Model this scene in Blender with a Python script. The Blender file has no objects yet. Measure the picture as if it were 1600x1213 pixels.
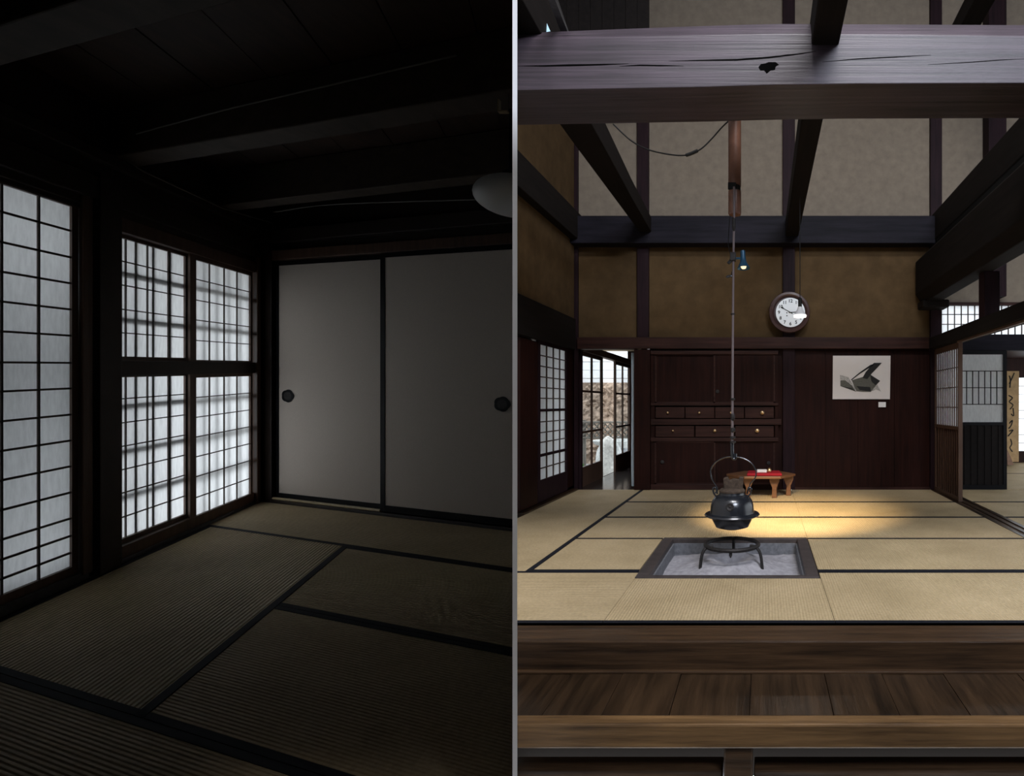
import bpy, bmesh, math, random
from mathutils import Vector, Matrix
random.seed(7)
S = bpy.context.scene
COL = S.collection

# ------------------------------------------------------------------ camera
F, PX, PY = 910.0, 1192.0, 631.0          # focal length and optical axis in 1600x1213 px
EYE = 1.124                               # eye height above the hearth-room mats (m)
cam = bpy.data.cameras.new('camera'); co = bpy.data.objects.new('camera', cam); COL.objects.link(co)
co.location = (0, 0, EYE); co.rotation_euler = (math.pi/2, 0, 0)
cam.sensor_fit = 'HORIZONTAL'; cam.sensor_width = 36; cam.lens = 36*F/1600
cam.shift_x = -(PX-800)/1600; cam.shift_y = (PY-606.5)/1600
cam.clip_start = .02; cam.clip_end = 200
S.camera = co
# ------------------------------------------------------------------ world, lights, exposure
W = bpy.data.worlds.new('overcast'); S.world = W; W.use_nodes = True
bg = W.node_tree.nodes['Background']
bg.inputs[0].default_value = (.90, .95, 1.0, 1); bg.inputs[1].default_value = 3.0
def area(name, loc, target, sx, sy, power, col):
    l = bpy.data.lights.new(name, 'AREA'); l.shape = 'RECTANGLE'; l.size = sx; l.size_y = sy
    l.energy = power; l.color = col
    o = bpy.data.objects.new(name, l); COL.objects.link(o); o.location = loc
    o.rotation_euler = (Vector(target)-Vector(loc)).to_track_quat('-Z', 'Y').to_euler()
    return o
# daylight through the roof skylight above the earthen entry floor
area('skylight_offscreen', (.9, .95, 6.95), (.9, 1.25, 0), 2.2, 1.4, 360, (.98, .97, 1.0))
# daylight through the high entry window behind the viewer
area('entry_window_offscreen', (2.75, -2.55, 5.95), (2.0, 3.5, 3.0), 2.4, 1.5, 430, (.80, .86, 1.0))
S.view_settings.view_transform = 'Standard'; S.view_settings.look = 'None'
S.view_settings.exposure = 0; S.view_settings.gamma = 1; S.view_settings.use_curve_mapping = False
S.cycles.use_denoising = True
S.cycles.max_bounces = 8; S.cycles.diffuse_bounces = 4; S.cycles.sample_clamp_indirect = 4
S.cycles.transparent_max_bounces = 12

# ------------------------------------------------------------------ coordinates
def V(x, y, z): return Vector((x, y, z))
def at(px, py, Y): return V((px-PX)/F*Y, Y, EYE+(PY-py)/F*Y)
def rx(px, Y): return (px-PX)/F*Y
def rz(py, Y): return EYE+(PY-py)/F*Y
# window room: an oblique-cornered room.  a runs along the window wall, b along the closet wall, c up
def _d(x, y): return V((x-PX)/F, 1, (PY-y)/F)
E1 = _d(880, 573).normalized(); E2 = -_d(-1600, 545).normalized(); E3 = V(0, 0, 1)
CORN = _d(408, 784)*4.56 + V(0, 0, EYE)
def L(a, b, c): return CORN+E1*a+E2*b+E3*c
_inv = Matrix((E1, E2, E3)).transposed().inverted()
GA, GB = Vector(_inv[0]), Vector(_inv[1])      # gradients of a and b in world space
PARTD = (804.5-PX)/F                           # the thin partition board runs along x = PARTD*y
PN = V(1, -PARTD, 0).normalized()
CLIP = None
def R(x, y, z): return V(x, y, z)

# ------------------------------------------------------------------ materials
MATS = {}
def newmat(name):
    m = bpy.data.materials.new(name); m.use_nodes = True; nt = m.node_tree
    b = nt.nodes['Principled BSDF']; MATS[name] = m
    return m, nt, b
def N(nt, t, **k):
    n = nt.nodes.new(t)
    for a, v in k.items(): setattr(n, a, v)
    return n
def pos(nt): return N(nt, 'ShaderNodeNewGeometry').outputs['Position']
def ramp(nt, fac, stops):
    r = N(nt, 'ShaderNodeValToRGB'); e = r.color_ramp.elements
    while len(e) < len(stops): e.new(.5)
    for i, (p, c) in enumerate(stops): e[i].position = p; e[i].color = (*c, 1)
    nt.links.new(fac, r.inputs[0]); return r.outputs[0]
def noise(nt, vec, scale, detail=4, rough=.6):
    n = N(nt, 'ShaderNodeTexNoise'); n.inputs['Scale'].default_value = scale
    n.inputs['Detail'].default_value = detail; n.inputs['Roughness'].default_value = rough
    nt.links.new(vec, n.inputs['Vector']); return n.outputs['Fac']
def scaled(nt, vec, s):
    m = N(nt, 'ShaderNodeVectorMath', operation='MULTIPLY'); nt.links.new(vec, m.inputs[0])
    m.inputs[1].default_value = s; return m.outputs[0]
def bump(nt, b, h, strength, dist):
    n = N(nt, 'ShaderNodeBump'); n.inputs['Strength'].default_value = strength
    n.inputs['Distance'].default_value = dist
    nt.links.new(h, n.inputs['Height']); nt.links.new(n.outputs[0], b.inputs['Normal'])
def wood(name, c1, c2, s=(2, 30, 30), rough=.5, spec=.4, bmp=.25, scale=1.0):
    m, nt, b = newmat(name)
    v = scaled(nt, pos(nt), s)
    f = noise(nt, v, scale, 6, .65)
    g = noise(nt, pos(nt), 1.7, 2)
    mx = N(nt, 'ShaderNodeMath', operation='MULTIPLY_ADD'); nt.links.new(f, mx.inputs[0])
    mx.inputs[1].default_value = .75; 
    m2 = N(nt, 'ShaderNodeMath', operation='MULTIPLY'); nt.links.new(g, m2.inputs[0]); m2.inputs[1].default_value = .25
    nt.links.new(m2.outputs[0], mx.inputs[2])
    nt.links.new(ramp(nt, mx.outputs[0], [(.3, c1), (.68, c2)]), b.inputs['Base Color'])
    b.inputs['Roughness'].default_value = rough; b.inputs['Specular IOR Level'].default_value = spec
    bump(nt, b, f, bmp, .004)
    return m
def plain(name, c, rough=.6, spec=.4, metal=0, var=0.0, vs=20, bmp=0):
    m, nt, b = newmat(name)
    b.inputs['Base Color'].default_value = (*c, 1); b.inputs['Roughness'].default_value = rough
    b.inputs['Specular IOR Level'].default_value = spec; b.inputs['Metallic'].default_value = metal
    if var:
        f = noise(nt, pos(nt), vs, 5)
        lo = tuple(x*(1-var) for x in c); hi = tuple(min(1, x*(1+var)) for x in c)
        nt.links.new(ramp(nt, f, [(.3, lo), (.7, hi)]), b.inputs['Base Color'])
        if bmp: bump(nt, b, f, bmp, .004)
    return m
def emit(name, c, s):
    m, nt, b = newmat(name)
    b.inputs['Base Color'].default_value = (*c, 1)
    b.inputs['Emission Color'].default_value = (*c, 1); b.inputs['Emission Strength'].default_value = s
    return m
def paper(name, c, k):
    m, nt, b = newmat(name); nt.nodes.remove(b); out = nt.nodes['Material Output']
    t = N(nt, 'ShaderNodeBsdfTranslucent'); d = N(nt, 'ShaderNodeBsdfDiffuse'); mx = N(nt, 'ShaderNodeMixShader')
    f = noise(nt, scaled(nt, pos(nt), (9, 9, 2.2)), 6, 5)
    lo = tuple(x*.86 for x in c)
    r = ramp(nt, f, [(.3, lo), (.65, c)])
    nt.links.new(r, t.inputs[0]); nt.links.new(r, d.inputs[0]); mx.inputs[0].default_value = 1-k
    nt.links.new(t.outputs[0], mx.inputs[1]); nt.links.new(d.outputs[0], mx.inputs[2])
    nt.links.new(mx.outputs[0], out.inputs[0]); return m
def glass(name):
    m, nt, b = newmat(name); nt.nodes.remove(b); out = nt.nodes['Material Output']
    t = N(nt, 'ShaderNodeBsdfTransparent'); g = N(nt, 'ShaderNodeBsdfGlossy'); mx = N(nt, 'ShaderNodeMixShader')
    t.inputs[0].default_value = (.86, .9, .93, 1); g.inputs['Roughness'].default_value = .03
    mx.inputs[0].default_value = .14
    nt.links.new(t.outputs[0], mx.inputs[1]); nt.links.new(g.outputs[0], mx.inputs[2])
    nt.links.new(mx.outputs[0], out.inputs[0]); return m
def tatami(name, c, grad, pitch, depth=0, bmp=.6, rel=.003):
    m, nt, b = newmat(name)
    P = pos(nt)
    dt = N(nt, 'ShaderNodeVectorMath', operation='DOT_PRODUCT'); nt.links.new(P, dt.inputs[0])
    dt.inputs[1].default_value = tuple(Vector(grad)*(2*math.pi/pitch))
    sn = N(nt, 'ShaderNodeMath', operation='SINE'); nt.links.new(dt.outputs['Value'], sn.inputs[0])
    h = N(nt, 'ShaderNodeMath', operation='MULTIPLY_ADD'); nt.links.new(sn.outputs[0], h.inputs[0])
    h.inputs[1].default_value = .5; h.inputs[2].default_value = .5
    gr = tuple(x*(1-depth) for x in c)
    c1 = ramp(nt, h.outputs[0], [(.0, gr), (.55, c)])
    f = noise(nt, P, 55, 4, .7); f2 = noise(nt, P, 2.2, 3)
    c2 = ramp(nt, f, [(.3, (.78,)*3), (.7, (1.1,)*3)]); c3 = ramp(nt, f2, [(.3, (.85, .84, .8)), (.7, (1.05, 1.05, 1.05))])
    a = N(nt, 'ShaderNodeMix', data_type='RGBA', blend_type='MULTIPLY'); a.inputs[0].default_value = 1
    nt.links.new(c1, a.inputs[6]); nt.links.new(c2, a.inputs[7])
    d = N(nt, 'ShaderNodeMix', data_type='RGBA', blend_type='MULTIPLY'); d.inputs[0].default_value = 1
    nt.links.new(a.outputs[2], d.inputs[6]); nt.links.new(c3, d.inputs[7])
    nt.links.new(d.outputs[2], b.inputs['Base Color'])
    b.inputs['Roughness'].default_value = .62; b.inputs['Specular IOR Level'].default_value = .25
    bump(nt, b, h.outputs[0], bmp, rel)
    return m

STRAW = (.50, .385, .225)
tatami('mat_a', STRAW, GB, .0236, 0, 1.0, .007)         # ribs along a
tatami('mat_b', STRAW, GA, .0168, 0, 1.0, .005)         # ribs along b
tatami('mat_x', STRAW, (0, 1, 0), .0165, 0, .8, .004)   # ribs along x
tatami('mat_y', STRAW, (1, 0, 0), .0165, 0, .8, .004)   # ribs along y
plain('heri', (.006, .007, .011), .75, .2)
plain('heri_brown', (.08, .065, .04), .8, .2)
wood('dark_post', (.006, .003, .004), (.024, .011, .014), (25, 25, 1.6), .6, .1)
wood('dark_beam_x', (.003, .003, .0045), (.016, .014, .021), (1.6, 25, 25), .6, .1)
wood('dark_beam_y', (.006, .005, .0045), (.014, .011, .010), (25, 1.6, 25), .75, .1)
wood('big_beam', (.005, .004, .005), (.070, .050, .066), (.7, 34, 42), .46, .5, .9)
wood('red_wood_z', (.006, .0022, .0017), (.026, .008, .0055), (28, 28, 1.4), .5, .1)
wood('red_wood_x', (.010, .0045, .0035), (.050, .021, .016), (1.4, 28, 28), .5, .14)
wood('step_wood_x', (.008, .0045, .0025), (.078, .042, .020), (1.6, 30, 30), .42, .25, .8)
wood('nosing_wood', (.03, .016, .007), (.20, .112, .046), (1.6, 30, 30), .38, .3, .8)
wood('step_wood_y', (.004, .0025, .0015), (.050, .028, .014), (22, 1.8, 22), .3, .35, .8)
wood('sill_wood', (.05, .03, .02), (.13, .085, .055), (26, 1.5, 26), .45, .4)
wood('frame_brown', (.05, .027, .017), (.11, .062, .04), (30, 30, 2), .5, .4)
wood('kumiko_wood', (.03, .02, .014), (.06, .04, .03), (20, 20, 20), .6, .3)
wood('table_wood', (.09, .036, .015), (.20, .095, .045), (3, 25, 25), .4, .5)
wood('lroom_wood', (.010, .007, .006), (.028, .018, .013), (10, 10, 10), .55, .35)
wood('lroom_brown', (.045, .024, .015), (.12, .064, .04), (24, 24, 2), .5, .4)
wood('lroom_beam', (.035, .026, .02), (.075, .055, .042), (12, 6, 20), .65, .25)
wood('lroom_board', (.02, .012, .008), (.055, .028, .018), (20, 4, 20), .6, .25)
plain('sill_grey', (.06, .06, .062), .5, .4, 0, .3, 30)
plain('plaster', (.195, .162, .124), .95, .1, 0, .12, 9, .2)
plain('ochre_plaster', (.075, .047, .022), .95, .1, 0, .2, 5, .2)  # own brown hue, set darker to hold some of the wall's shade
plain('partition_white', (.88, .88, .88), .7, .2)
plain('shell_dark', (.03, .025, .022), .9, .1)
paper('shoji_paper', (.92, .94, .95), .82)
plain('fusuma_paper', (.56, .49, .43), .9, .15, 0, .06, 160, .1)
plain('lacquer', (.004, .004, .005), .5, .12)
plain('iron', (.012, .014, .018), .24, .8, .0, .4, 60, .12)
plain('iron_rough', (.03, .027, .026), .6, .4, .5, .4, 70, .3)
plain('rod_metal', (.16, .125, .125), .5, .5, .3)
plain('bamboo_tube', (.16, .075, .048), .35, .5, 0, .25, 14)
plain('bamboo', (.42, .33, .2), .4, .4, 0, .15, 30)
plain('kettle_wood', (.065, .046, .033), .7, .2, 0, .5, 40, .5)
plain('ash', (.34, .33, .35), 1, .05, 0, .22, 25, .5)
plain('hearth_lining', (.15, .155, .17), .7, .3, 0, .3, 30)
wood('hearth_frame', (.03, .024, .023), (.075, .06, .056), (14, 14, 14), .5, .4)
plain('lamp_blue', (.02, .075, .13), .35, .5, .3)
plain('white_print', (.62, .59, .57), .8, .2)
plain('ink', (.012, .012, .012), .7, .3)
plain('ink_grey', (.10, .10, .085), .8, .2, 0, .8, 120)
plain('ink_pale', (.36, .35, .33), .8, .2, 0, .5, 90)
plain('clock_case', (.055, .028, .026), .3, .5)
plain('clock_face', (.88, .93, .95), .5, .3)
plain('brass', (.75, .52, .28), .3, .5, .9)
plain('red_cloth', (.30, .012, .022), .8, .2)
plain('white_box', (.75, .75, .75), .6, .3)
plain('cord_black', (.008, .008, .008), .6, .3)
plain('wire_grey', (.16, .15, .14), .6, .3)
plain('opal', (.80, .82, .85), .35, .5)
plain('glimpse_blue', (.45, .68, .78), .7, .2)
plain('gold_board', (.34, .22, .10), .6, .3, 0, .25, 8)
plain('daylit_blue', (.62, .74, .84), .7, .3)
plain('stone_pale', (.55, .55, .52), .9, .2, 0, .3, 18, .6)
plain('stone_grey', (.30, .31, .32), .9, .2, 0, .4, 16, .6)
plain('garden_white', (.85, .86, .86), .9, .1, 0, .05, 6)
plain('thatch', (.34, .26, .2), .95, .1, 0, .65, 9, .8)
plain('gravel', (.42, .41, .39), 1, .05, 0, .3, 40, .5)
plain('leaf', (.10, .25, .06), .6, .3, 0, .4, 20)
wood('fence_bamboo', (.10, .09, .075), (.2, .18, .15), (10, 10, 10), .7, .3)
glass('pane_glass')
plain('crack_dark', (.003, .003, .003), 1, 0)
wood('corridor_floor', (.01, .008, .008), (.04, .033, .03), (26, 1.8, 26), .14, .6, .1)
emit('bulb_warm', (1.0, .72, .42), 1.6)
emit('bulb_white', (1.0, .93, .9), 1.5)

# ------------------------------------------------------------------ mesh builder
class MB:
    def __init__(s): s.v = []; s.f = []
    def add(s, vs, fs):
        o = len(s.v); s.v += [Vector(q) for q in vs]; s.f += [tuple(i+o for i in f) for f in fs]; return s
    def box(s, x0, x1, y0, y1, z0, z1, xf=R):
        p = [xf(x, y, z) for z in (z0, z1) for y in (y0, y1) for x in (x0, x1)]
        return s.add(p, [(0, 2, 3, 1), (4, 5, 7, 6), (0, 1, 5, 4), (2, 6, 7, 3), (0, 4, 6, 2), (1, 3, 7, 5)])
    def quad(s, a, b, c, d): return s.add([a, b, c, d], [(0, 1, 2, 3)])
    def loft(s, secs, cap=True):
        n = len(secs[0]); o = len(s.v)
        for q in secs: s.v += [Vector(x) for x in q]
        for k in range(len(secs)-1):
            for i in range(n):
                j = (i+1) % n; a = o+k*n
                s.f.append((a+i, a+j, a+n+j, a+n+i))
        if cap:
            s.f.append(tuple(o+i for i in range(n))[::-1]); e = o+(len(secs)-1)*n
            s.f.append(tuple(e+i for i in range(n)))
        return s
    def tube(s, pts, r, n=8, cap=True):
        pts = [Vector(p) for p in pts]; rr = r if isinstance(r, (list, tuple)) else [r]*len(pts)
        secs = []; up = None
        for i, p in enumerate(pts):
            t = (pts[min(i+1, len(pts)-1)]-pts[max(i-1, 0)]).normalized()
            if up is None: up = t.orthogonal().normalized()
            up = (up-t*up.dot(t)).normalized(); w = t.cross(up)
            secs.append([p+(up*math.cos(2*math.pi*k/n)+w*math.sin(2*math.pi*k/n))*rr[i] for k in range(n)])
        return s.loft(secs, cap)
    def lathe(s, prof, c, n=32, axis=None, capped=True):
        c = Vector(c); ax = (axis or V(0, 0, 1)).normalized(); u = ax.orthogonal().normalized(); w = ax.cross(u)
        return s.loft([[c+ax*h+(u*math.cos(2*math.pi*k/n)+w*math.sin(2*math.pi*k/n))*max(r, 1e-4) for k in range(n)] for r, h in prof], capped)
    def prism(s, poly, d):
        d = Vector(d); poly = [Vector(p) for p in poly]
        return s.loft([poly, [p+d for p in poly]])
    def build(s, name, mat, parent=None, bev=0, smooth=False, clip='auto'):
        me = bpy.data.meshes.new(name); bm = bmesh.new()
        vs = [bm.verts.new(p) for p in s.v]
        for f in s.f:
            try: bm.faces.new([vs[i] for i in f])
            except ValueError: pass
        side = CLIP if clip == 'auto' else clip
        if side:
            sg = -1 if side == 'L' else 1
            n = PN*sg
            r = bmesh.ops.bisect_plane(bm, geom=bm.verts[:]+bm.edges[:]+bm.faces[:], plane_co=n*.0065, plane_no=n, clear_inner=True)
            ed = [e for e in r['geom_cut'] if isinstance(e, bmesh.types.BMEdge)]
            if ed: bmesh.ops.holes_fill(bm, edges=[e for e in ed if e.is_boundary], sides=0)
        bmesh.ops.recalc_face_normals(bm, faces=bm.faces[:])
        if bev:
            es = [e for e in bm.edges if len(e.link_faces) == 2 and e.calc_face_angle(0) > .5]
            bmesh.ops.bevel(bm, geom=es, offset=bev, segments=2, affect='EDGES', profile=.5, clamp_overlap=True)
        if not bm.verts: bm.free(); return None
        xs = [v.co for v in bm.verts]
        lo = Vector((min(p.x for p in xs), min(p.y for p in xs), min(p.z for p in xs)))
        hi = Vector((max(p.x for p in xs), max(p.y for p in xs), max(p.z for p in xs)))
        base = Vector(((lo.x+hi.x)/2, (lo.y+hi.y)/2, lo.z))
        for v in bm.verts: v.co -= base
        if smooth:
            for f in bm.faces: f.smooth = True
        bm.to_mesh(me); bm.free()
        if smooth and hasattr(me, 'set_sharp_from_angle'): me.set_sharp_from_angle(angle=.7)
        me.materials.append(MATS[mat])
        o = bpy.data.objects.new(name, me); COL.objects.link(o)
        pl = Vector((0, 0, 0))
        q = parent
        while q is not None: pl += q.location; q = q.parent
        o.parent = parent; o.location = base-pl
        return o
def tag(o, label=None, cat=None, group=None, kind=None):
    if o is None: return o
    for k, v in (('label', label), ('category', cat), ('group', group), ('kind', kind)):
        if v: o[k] = v
    return o
def thing(name, loc, label, cat, group=None):
    o = bpy.data.objects.new(name, None); COL.objects.link(o); o.location = loc; o.empty_display_size = .1
    return tag(o, label, cat, group)
def struct(mb, name, mat, label=None, **k): return tag(mb.build(name, mat, **k), label, None, None, 'structure')
def box(*a, **k): return MB().box(*a, **k)
def path(pts, n=6):
    pts = [Vector(p) for p in pts]; out = []
    for i in range(len(pts)-1):
        p0, p1, p2, p3 = pts[max(i-1, 0)], pts[i], pts[i+1], pts[min(i+2, len(pts)-1)]
        for k in range(n):
            t = k/n
            out.append(.5*((2*p1)+(p2-p0)*t+(2*p0-5*p1+4*p2-p3)*t*t+(3*p1-p0-3*p2+p3)*t**3))
    return out+[pts[-1]]

# ================================================================== SHELL
TOP = 7.0
BY = 7.63                                   # hearth room back wall
LX = -2.47                                  # hearth room left wall
SX = 2.19                                   # track on the right
CLIP = None
struct(box(-4.2, 7.2, -2.6, 2.2, -.62, -.55), 'floor_entry', 'shell_dark', 'packed earth floor of the entry below the steps')
# the tall thin white board that parts the two rooms
d = V(PARTD, 1, 0).normalized(); n_ = V(d.y, -d.x, 0)
p0 = d*(1.3/d.y); p1 = d*(5.86/d.y)
m = MB(); q = [p0-n_*.005, p0+n_*.005, p1+n_*.005, p1-n_*.005]
m.prism([V(x.x, x.y, -.55) for x in q], (0, 0, TOP+.5))
struct(m, 'wall_partition', 'partition_white', 'tall thin white board wall seen edge on between the two rooms')
CLIP = 'R'
struct(MB().box(-4, 1.5, -2.7, -2.6, -.6, TOP).box(4.0, 4.5, -2.7, -2.6, -.6, TOP).box(1.5, 4.0, -2.7, -2.6, -.6, 5.1).box(1.5, 4.0, -2.7, -2.6, 6.8, TOP), 'wall_entry', 'shell_dark', 'dark wall behind the entry', clip=None)
m = MB()                                    # roof with the skylight opening
m.box(-5, -.2, -2.7, 7.8, TOP, TOP+.1); m.box(2.0, 4.7, -2.7, 7.8, TOP, TOP+.1)
m.box(-.2, 2.0, -2.7, .25, TOP, TOP+.1); m.box(-.2, 2.0, 1.65, 7.8, TOP, TOP+.1)
struct(m, 'ceiling_roof', 'shell_dark', 'dark roof with a skylight opening', clip=None)
struct(MB().box(4.5, 4.6, -2.7, 3.2, -.6, TOP).box(4.5, 4.6, 7.3, 7.8, -.6, TOP).box(4.5, 4.6, 3.2, 7.3, 2.0, TOP).box(4.5, 4.6, 3.2, 7.3, -.6, .1), 'wall_far_right', 'shell_dark', 'dark far side wall with a paper window')
struct(MB().quad(V(4.55, 3.2, .1), V(4.55, 7.3, .1), V(4.55, 7.3, 2.0), V(4.55, 3.2, 2.0)), 'window_1', 'shoji_paper', 'wide paper window of the side room')

# ================================================================== WINDOW ROOM (photo's left half)
CLIP = 'L'
CE = 2.40                                   # ceiling board height
BW = 3.4                                    # room extends to here along b before the partition cuts it
struct(box(-4.4, .45, -.12, BW, -.12, -.03, L), 'floor_window_room', 'shell_dark', 'sub floor under the window room mats')
# mats
def mat_left(a0, a1, b0, b1, sm, edges, label):
    t = thing('tatami_mat', L((a0+a1)/2, (b0+min(b1, 2.0))/2, -.03), label, 'tatami mat')
    g = .002
    box(a0+g, a1-g, b0+g, b1-g, -.03, 0, L).build('rush_surface', sm, t)
    for e in edges:
        if e == 'a0': q = (a0+g, a0+.034, b0+g, b1-g)
        if e == 'a1': q = (a1-.034, a1-g, b0+g, b1-g)
        if e == 'b0': q = (a0+g, a1-g, b0+g, b0+.045)
        if e == 'b1': q = (a0+g, a1-g, b1-.045, b1-g)
        box(*q, -.025, .0025, L).build('cloth_border', 'heri', t)
    return t
mat_left(-.745, .0, 0, BW, 'mat_b', ['a0'], 'dim straw tatami mat lying along the foot of the pale sliding closet doors')
mat_left(-2.535, -.745, 0, 1.29, 'mat_a', ['b0', 'b1', 'a0'], 'strongly ribbed tatami mat lying along the lit paper windows')
mat_left(-1.65, -.745, 1.29, BW, 'mat_b', ['a0', 'a1'], 'dark half-hidden tatami mat beside the ribbed window mat, nearer the closet doors')
mat_left(-2.535, -1.65, 1.29, BW, 'mat_b', ['a0', 'a1'], 'very dark ribbed tatami mat beside the long window mat, farther from the closet doors')
mat_left(-3.45, -2.535, 0, BW, 'mat_b', ['a1'], 'darkest tatami mat crossing the end of the long window mat')
mat_left(-4.3, -3.45, 0, BW, 'mat_b', [], 'unlit tatami mat in the near part of the window room')
# window wall -------------------------------------------------------
def wallbox(a0, a1, c0, c1, b0=-.16, b1=0.0): return MB().box(a0, a1, b0, b1, c0, c1, L)
m = wallbox(-6.8, -2.95, -.4, 7); m.box(-2.95, .45, -.16, -.012, 1.84, 7, L)
m.box(-1.82, -1.545, -.16, -.105, -.1, 2.05, L); m.box(-.125, .45, -.16, -.085, -.1, 2.05, L)
m.box(-2.95, .45, -.16, .0, -.4, -.03, L)
struct(m, 'wall_window', 'lroom_wood', 'dark timber wall that holds the paper windows')
def post_l(a0, a1, b0, b1, c0, c1, mt, label, name='post'):
    return tag(box(a0, a1, b0, b1, c0, c1, L).build(name, mt, bev=.006), label, 'post')
post_l(-1.705, -1.545, -.045, .03, 0, 2.05, 'lroom_wood', 'heavy black wooden post between the two paper windows')
post_l(-1.80, -1.735, -.09, .012, .03, 2.02, 'lroom_brown', 'slim brown jamb post beside the heavy black post')
post_l(-.085, -.03, -.08, .02, .0, 2.05, 'lroom_brown', 'slim brown jamb post at the corner by the closet doors')
post_l(-.005, .16, -.05, .12, .0, 2.3, 'lroom_wood', 'black corner post between the paper windows and the closet doors')
def trim(n, mb, mt, label): return struct(mb, 'trim_%d' % n, mt, label, bev=.004)
trim(1, box(-2.95, -1.75, -.11, .0, -.03, .045, L), 'sill_grey', 'grey floor sill under the blue window')
trim(2, box(-1.545, -.03, -.11, .0, -.03, .02, L), 'sill_grey', 'grey floor sill under the bright window')
trim(3, box(-1.545, -.09, -.10, -.012, .02, .088, L), 'lroom_brown', 'brown bottom track of the bright window')
trim(4, box(-1.545, -.09, -.09, .0, 1.008, 1.09, L), 'lroom_wood', 'dark cross rail between the upper and lower bright windows')
trim(5, box(-1.545, -.09, -.09, .0, 1.78, 1.86, L), 'lroom_brown', 'brown head track of the bright window')
trim(6, box(-2.95, .0, -.02, .022, 1.90, 2.02, L), 'lroom_wood', 'dark head rail over both windows')
trim(7, box(-2.95, -1.80, -.09, .0, 1.86, 1.92, L), 'lroom_wood', 'dark head track of the blue window')
trim(8, box(-2.95, .0, -.02, .035, 2.10, 2.16, L), 'lroom_wood', 'dark wall plate under the ceiling beams')

def shoji(a0, a1, c0, c1, b, cols, rows, mat, label, fr=.028, paper_rect=None, name='shoji_panel', fmat='lroom_brown', group=None, th=.024, kw=.007, skip=(), lf=None, rf=None):
    """panel whose paper spans a0..a1, c0..c1 in the plane b; cols / rows are the bar positions"""
    t = thing(name, L((a0+a1)/2, b, c0-fr), label, 'shoji panel', group)
    MB().quad(L(a0-.004, b-.009, c0-.004), L(a1+.004, b-.009, c0-.004), L(a1+.004, b-.009, c1+.004), L(a0-.004, b-.009, c1+.004)).build('paper', mat, t)
    if 'left' not in skip: box(a0-(lf or fr), a0, b-th/2, b+th/2, c0-fr, c1+fr, L).build('stile', fmat, t, bev=.002)
    if 'right' not in skip: box(a1, a1+(rf or fr), b-th/2, b+th/2, c0-fr, c1+fr, L).build('stile', fmat, t, bev=.002)
    box(a0, a1, b-th/2, b+th/2, c0-fr, c0, L).build('rail', fmat, t); box(a0, a1, b-th/2, b+th/2, c1, c1+fr, L).build('rail', fmat, t)
    for a in cols: box(a-kw/2, a+kw/2, b-.007, b+.007, c0, c1, L).build('kumiko', 'kumiko_wood', t)
    for c in rows: box(a0, a1, b-.005, b+.005, c-kw*.42, c+kw*.42, L).build('kumiko', 'kumiko_wood', t)
    return t
rows1 = [1.716, 1.587, 1.461, 1.334, 1.207, 1.075, .951, .824, .698, .573, .446, .32, .235, .153]
shoji(-2.75, -1.846, .085, 1.834, -.03, [-2.58, -2.40, -2.215, -2.029], rows1, 'shoji_paper',
      'tall blue-grey paper window screen with dark lattice left of the heavy black post', .04, kw=.011)
rl = [.868, .736, .607, .479, .351, .218]; ru = [1.631, 1.5, 1.367, 1.238]
shoji(-1.60, -.913, .115, .998, -.062, [-1.442, -1.264, -1.074], [x+.012 for x in rl], 'shoji_paper',
      'lower bright paper screen beside the heavy black post, sharp bar shadows on it', rf=.075)
shoji(-.837, -.142, .082, .985, -.026, [-.677, -.496, -.325], [.856, .727, .599, .47, .341, .205], 'shoji_paper',
      'lower bright paper screen beside the closet corner, blurred bar shadows on it', .03, lf=.066)
shoji(-1.60, -.913, 1.112, 1.760, -.062, [-1.442, -1.264, -1.074], [x+.004 for x in ru], 'shoji_paper',
      'upper bright paper screen beside the heavy black post, sharp bar shadows on it', rf=.075)
shoji(-.837, -.142, 1.100, 1.750, -.026, [-.677, -.496, -.325], [1.625, 1.49, 1.36, 1.227], 'shoji_paper',
      'upper bright paper screen beside the closet corner, blurred bar shadows on it', .03, lf=.066)
# outside lattice that throws the bar shadows
t = thing('outside_lattice', L(-.85, -.12, -.03), 'dark wooden outside lattice showing as bars through the bright paper windows', 'lattice')
for a in (-1.499, -1.353, -1.205, -1.049, -.90, -.75, -.60, -.45, -.30, -.16):
    box(a-.011, a+.011, -.088, -.0735, -.03, 1.95, L).build('bar', 'lroom_wood', t)
for c in (.335, .585, .835, 1.312, 1.565):
    box(-1.56, -.12, -.100, -.088, c-.016, c+.016, L).build('cross_bar', 'lroom_wood', t)
# eaves and ground outside
struct(MB().loft([[L(-7.5, -.16, 1.98), L(-7.5, -1.7, 1.72), L(-7.5, -1.7, 1.8), L(-7.5, -.16, 2.08)], [L(1.4, -.16, 1.98), L(1.4, -1.7, 1.72), L(1.4, -1.7, 1.8), L(1.4, -.16, 2.08)]]), 'ceiling_eaves', 'lroom_wood', 'eaves over the paper windows', clip=None)
struct(box(-7.5, -1.9, -1.25, -1.17, -.8, 1.5, L), 'wall_yard_shade', 'stone_grey', 'added unseen grey wall that shades the first paper window', clip=None)  # unseen wall added to dim the paper of the first window
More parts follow.
